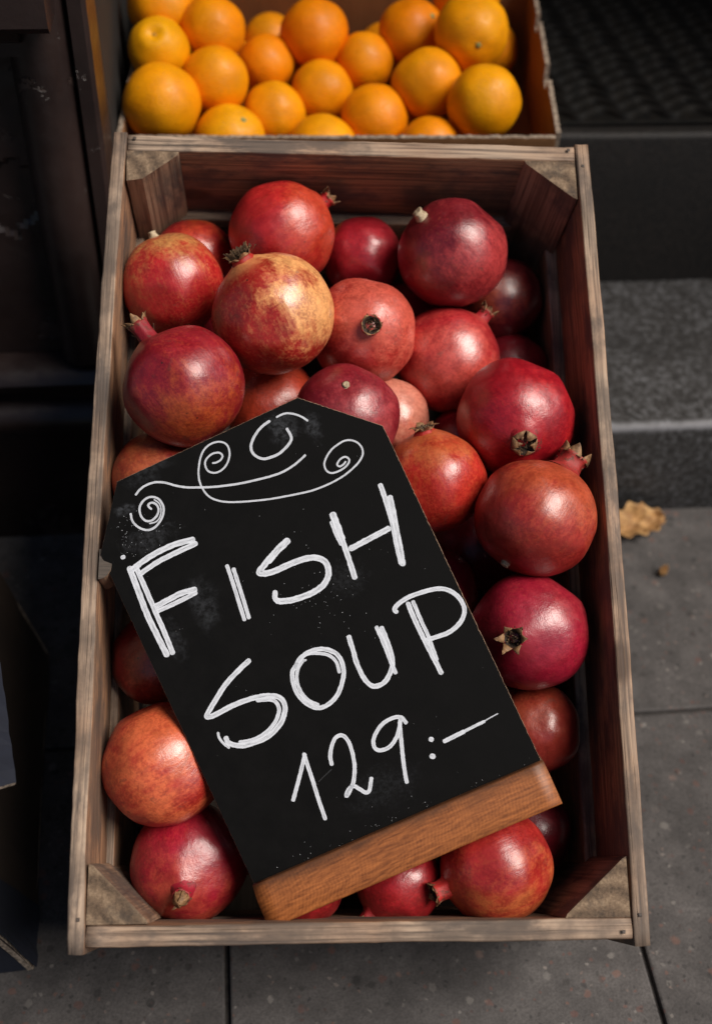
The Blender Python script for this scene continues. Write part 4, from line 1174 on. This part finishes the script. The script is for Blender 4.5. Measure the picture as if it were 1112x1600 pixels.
# ------------------------------------------------------------------ the black price board
sign = tag(empty('price_board'), 'black board on a wooden foot painted FISH SOUP 129:- lying on the pomegranates', 'sign')
SM = KM @ Matrix.Translation(SIGN_LOC) @ Matrix(SIGN_ROT).to_4x4()
sign.matrix_basis = SM
M['board'] = board_material()
out = []
ol = SIGN_OUTLINE[:]
ol[0] = (ol[0][0] + 0.0, -0.012); ol[1] = (ol[1][0], -0.012)
for i in range(len(ol)):
    a, b = Vector(ol[i]), Vector(ol[(i+1) % len(ol)])
    n = max(2, int((b-a).length/0.0016))
    for k in range(n):
        q = a + (b-a)*k/n
        e = 0.0003*nz(q.x*700, q.y*700) + 0.0005*max(0, nz(q.x*260, q.y*260, 4) - 0.3)*2 + 0.0011*max(0, nz(q.x*120, q.y*120, 9) - 0.42)*2
        nr = Vector((-(b-a).y, (b-a).x)).normalized()
        q = q + nr*e
        out.append((q.x, q.y))
n = len(out)
BT = 0.0028
vs = []; fs = []; fm = []
cen = Vector((sum(p[0] for p in out)/n, sum(p[1] for p in out)/n))
for z, ins in ((-BT, 0), (-0.0004, 0), (0.0, 0.0003)):
    for (x, y) in out:
        q = Vector((x, y)); q = q + (cen - q).normalized()*ins
        vs.append((q.x, q.y, z))
for s in (0, 1):
    for i in range(n):
        j = (i+1) % n
        fs.append((s*n+i, s*n+j, (s+1)*n+j, (s+1)*n+i)); fm.append(1)
fs.append(tuple(2*n + i for i in range(n))); fm.append(0)
fs.append(tuple(range(n-1, -1, -1))); fm.append(0)
obj('board', mesh('board', vs, fs, [M['board'], M['board_edge']], fmat=fm), sign)

# the foot: a bevelled beech bar with the board let into its top
flen = 0.2285; fh = 0.0325; ft_ = 0.030
me = bar('wooden_foot', flen, ft_, fh, [M['beech']], r=0.0016, seg=20, rough=0.0002, seed=9.1, mid=2)
foot = obj('wooden_foot', me, None)
foot.parent = sign
# local frame: X along the board, Y up the board (so the dark band follows y), Z out of the board
me.transform(Matrix(((1, 0, 0, 0), (0, 0, 1, 0), (0, -1, 0, 0), (0, 0, 0, 1))))
me.transform(Matrix.Translation((0, -fh/2, 0)))
for v in me.vertices:                       # eased top edge towards the viewer
    if v.co.y > -0.004 and v.co.z > 0: v.co.z -= 0.0035
foot.location = (0.1138, 0.0, -0.0045)

def catmull(pts, per):
    P = [Vector((x, y, 0)) for x, y in pts]
    if len(P) == 2: return [P[0].lerp(P[1], i/per) for i in range(per+1)]
    res = []
    for i in range(len(P)-1):
        p0 = P[i-1] if i else P[0]*2 - P[1]; p1, p2 = P[i], P[i+1]; p3 = P[i+2] if i+2 < len(P) else P[-1]*2 - P[-2]
        for k in range(per):
            t = k/per
            res.append(0.5*((2*p1) + (p2-p0)*t + (2*p0-5*p1+4*p2-p3)*t*t + (3*p1-p0-3*p2+p3)*t**3))
    res.append(P[-1]); return res

zi = 0
for name, strokes in STROKES:
    pm = {'chalk_scroll': 'chalk', 'chalk_scratch': 'scratch'}.get(name, 'paint')
    vs = []; fs = []; uv = []
    for (w, pts) in strokes:
        zi += 1
        z = 0.00012 + 0.00003*(zi % 6)
        path = catmull([(x/1000, y/1000) for x, y in pts], 8)
        w = w/(2020.0 if pm == 'paint' else 2450.0)
        m = len(path); dist = 0.0; b = len(vs); cols = 6
        tot = sum((path[i+1]-path[i]).length for i in range(m-1)); tot = max(tot, 1e-5)
        # rounded caps: extra rows beyond both ends
        rows = []
        dcur = 0.0
        for i in range(m):
            tg = (path[min(i+1, m-1)] - path[max(i-1, 0)])
            tg = tg.normalized() if tg.length > 1e-9 else Vector((1, 0, 0))
            if i == 0:
                for f in (1.0, 0.87, 0.5): rows.append((path[0] - tg*w*f*0.8, tg, math.sqrt(max(0.02, 1-f*f)), -w*f))
            rows.append((path[i], tg, 1.0, dcur))
            if i < m-1: dcur += (path[i+1]-path[i]).length
            if i == m-1:
                for f in (0.5, 0.87, 1.0): rows.append((path[-1] + tg*w*f*0.8, tg, math.sqrt(max(0.02, 1-f*f)), dcur + w*f))
        for (q, tg, cap, u) in rows:
            nr = Vector((-tg.y, tg.x, 0))
            wl = w*cap*(1 + 0.16*nz(u*420, zi*3.1) + 0.10*nz(u*1300, zi)); wr = w*cap*(1 + 0.16*nz(u*420, zi*7.7) + 0.10*nz(u*1300, zi*5))
            for c in range(cols + 1):
                s = -1 + 2*c/cols
                e = q + nr*(s*(wr if s > 0 else wl))
                if c in (0, cols): e = e + tg*nz(u*900, c, zi)*0.0002
                vs.append((e.x, e.y, z)); uv.append((u*10 + zi*3.7, s))
        for i in range(len(rows)-1):
            for c in range(cols):
                a = b + i*(cols+1) + c
                fs.append((a, a+1, a+cols+2, a+cols+1))
    obj(name.split(' ')[0], mesh(name.split(' ')[0], vs, fs, M[pm], uvs=uv), sign)
# white paint dust along the foot and dots on the board
def specks(name, spots):
    vs = []; fs = []
    for (x, y, r) in spots:
        b = len(vs); n = 6
        ph = random.uniform(0, 6)
        for i in range(n):
            q = r*random.uniform(0.5, 1.2)
            vs.append((x + q*math.cos(ph + 6.283*i/n), y + q*math.sin(ph + 6.283*i/n), 0.00008 + random.random()*0.00006))
        fs.append(tuple(range(b, b+n)))
    return mesh(name, vs, fs, M['paint_dot'])
M['paint_dot'] = simple('dried paint dots', (0.45, 0.47, 0.50), (0.75, 0.77, 0.80), 200, 0.6)
sp = []
rr = random.Random(11)
for _ in range(60):
    x = rr.uniform(0.02, 0.222); den = 0.35 + 0.65*math.exp(-((x-0.10)/0.05)**2)
    if rr.random() > den: continue
    sp.append((x, 0.0006 + abs(rr.gauss(0, 0.0035)), rr.uniform(0.00007, 0.00026)))
for _ in range(40):
    sp.append((rr.uniform(0.01, 0.21), rr.uniform(0.01, 0.29), rr.uniform(0.00008, 0.0002)))
for _ in range(60):
    sp.append((0.130 + rr.gauss(0, 0.014), 0.175 + rr.gauss(0, 0.022), rr.uniform(0.0001, 0.0003)))
for _ in range(60):
    sp.append((0.004 + abs(rr.gauss(0, 0.014)), 0.268 + rr.gauss(0, 0.012), rr.uniform(0.0001, 0.00028)))
sp = [s for s in sp if s[0] > -0.006 and s[1] < 0.29]
tag(obj('paint_specks', specks('paint_specks', sp), sign), kind='stuff')

# ------------------------------------------------------------------ fallen leaves by the step
def leaf(name, length, width, curl, seed, lobes, label):
    vs = []; fs = []; n = 26; mm = 8
    for i in range(n + 1):
        u = i/n
        wd = width*(math.sin(math.pi*min(1, u*0.97 + 0.02))**0.7)*(1 + lobes*math.sin(u*26 + seed))
        for j in range(-mm, mm + 1):
            v = j/mm
            x = (u - 0.5)*length; y = v*wd*0.5
            z = 0.004 + curl*(abs(v)**1.6)*wd + 0.009*nz(u*6, v*3, seed) + curl*0.25*length*(u-0.5)**2 + 0.0015*nz(u*22, v*12, seed)
            vs.append((x, y, max(z, 0.0008)))
    k = 2*mm + 1
    for i in range(n):
        for j in range(2*mm):
            a = i*k + j
            fs.append((a, a+k, a+k+1, a+1))
    me = mesh(name, vs, fs, M['leaf'], smooth=True)
    o = obj(name, me)
    sol = o.modifiers.new('thickness', 'SOLIDIFY'); sol.thickness = 0.0006
    return tag(o, label, 'leaf')
lf = leaf('dry_leaf', 0.080, 0.044, 0.34, 2.0, 0.16, 'curled dry brown leaf on the pavement against the lowest step')
lf.location = (0.462, 0.984, 0.002); lf.rotation_euler = (0.25, 0.0, R(14))
lf2 = leaf('leaf_scrap', 0.014, 0.009, 0.2, 5.0, 0.1, 'tiny pale leaf scrap lying on the pavement slab in front of the curled leaf')
lf2.location = (0.4745, 0.905, 0.001); lf2.rotation_euler = (0, 0, R(50))

# ------------------------------------------------------------------ low box on the lower step that carries the back of the crate and the carton
prop = tag(empty('wooden_box', (0.08, 1.155, 0.1365)), 'low slatted wooden box on the lower step, under the raised back of the pomegranate crate', 'box')
for y in (-0.119, 0.119):
    for z in (0.045, 0.135):
        obj('side_slat', bar('side_slat', 0.32, 0.012, 0.080, [M['plank']], seg=12, seed=80 + z*10 + y), prop, (0, y, z))
for x in (-0.153, 0.153):
    for z in (0.045, 0.135):
        obj('end_slat', bar('end_slat', 0.225, 0.012, 0.080, [M['plank']], seg=10, seed=90 + z*10 + x), prop, (x, 0, z), rotz(R(90)))
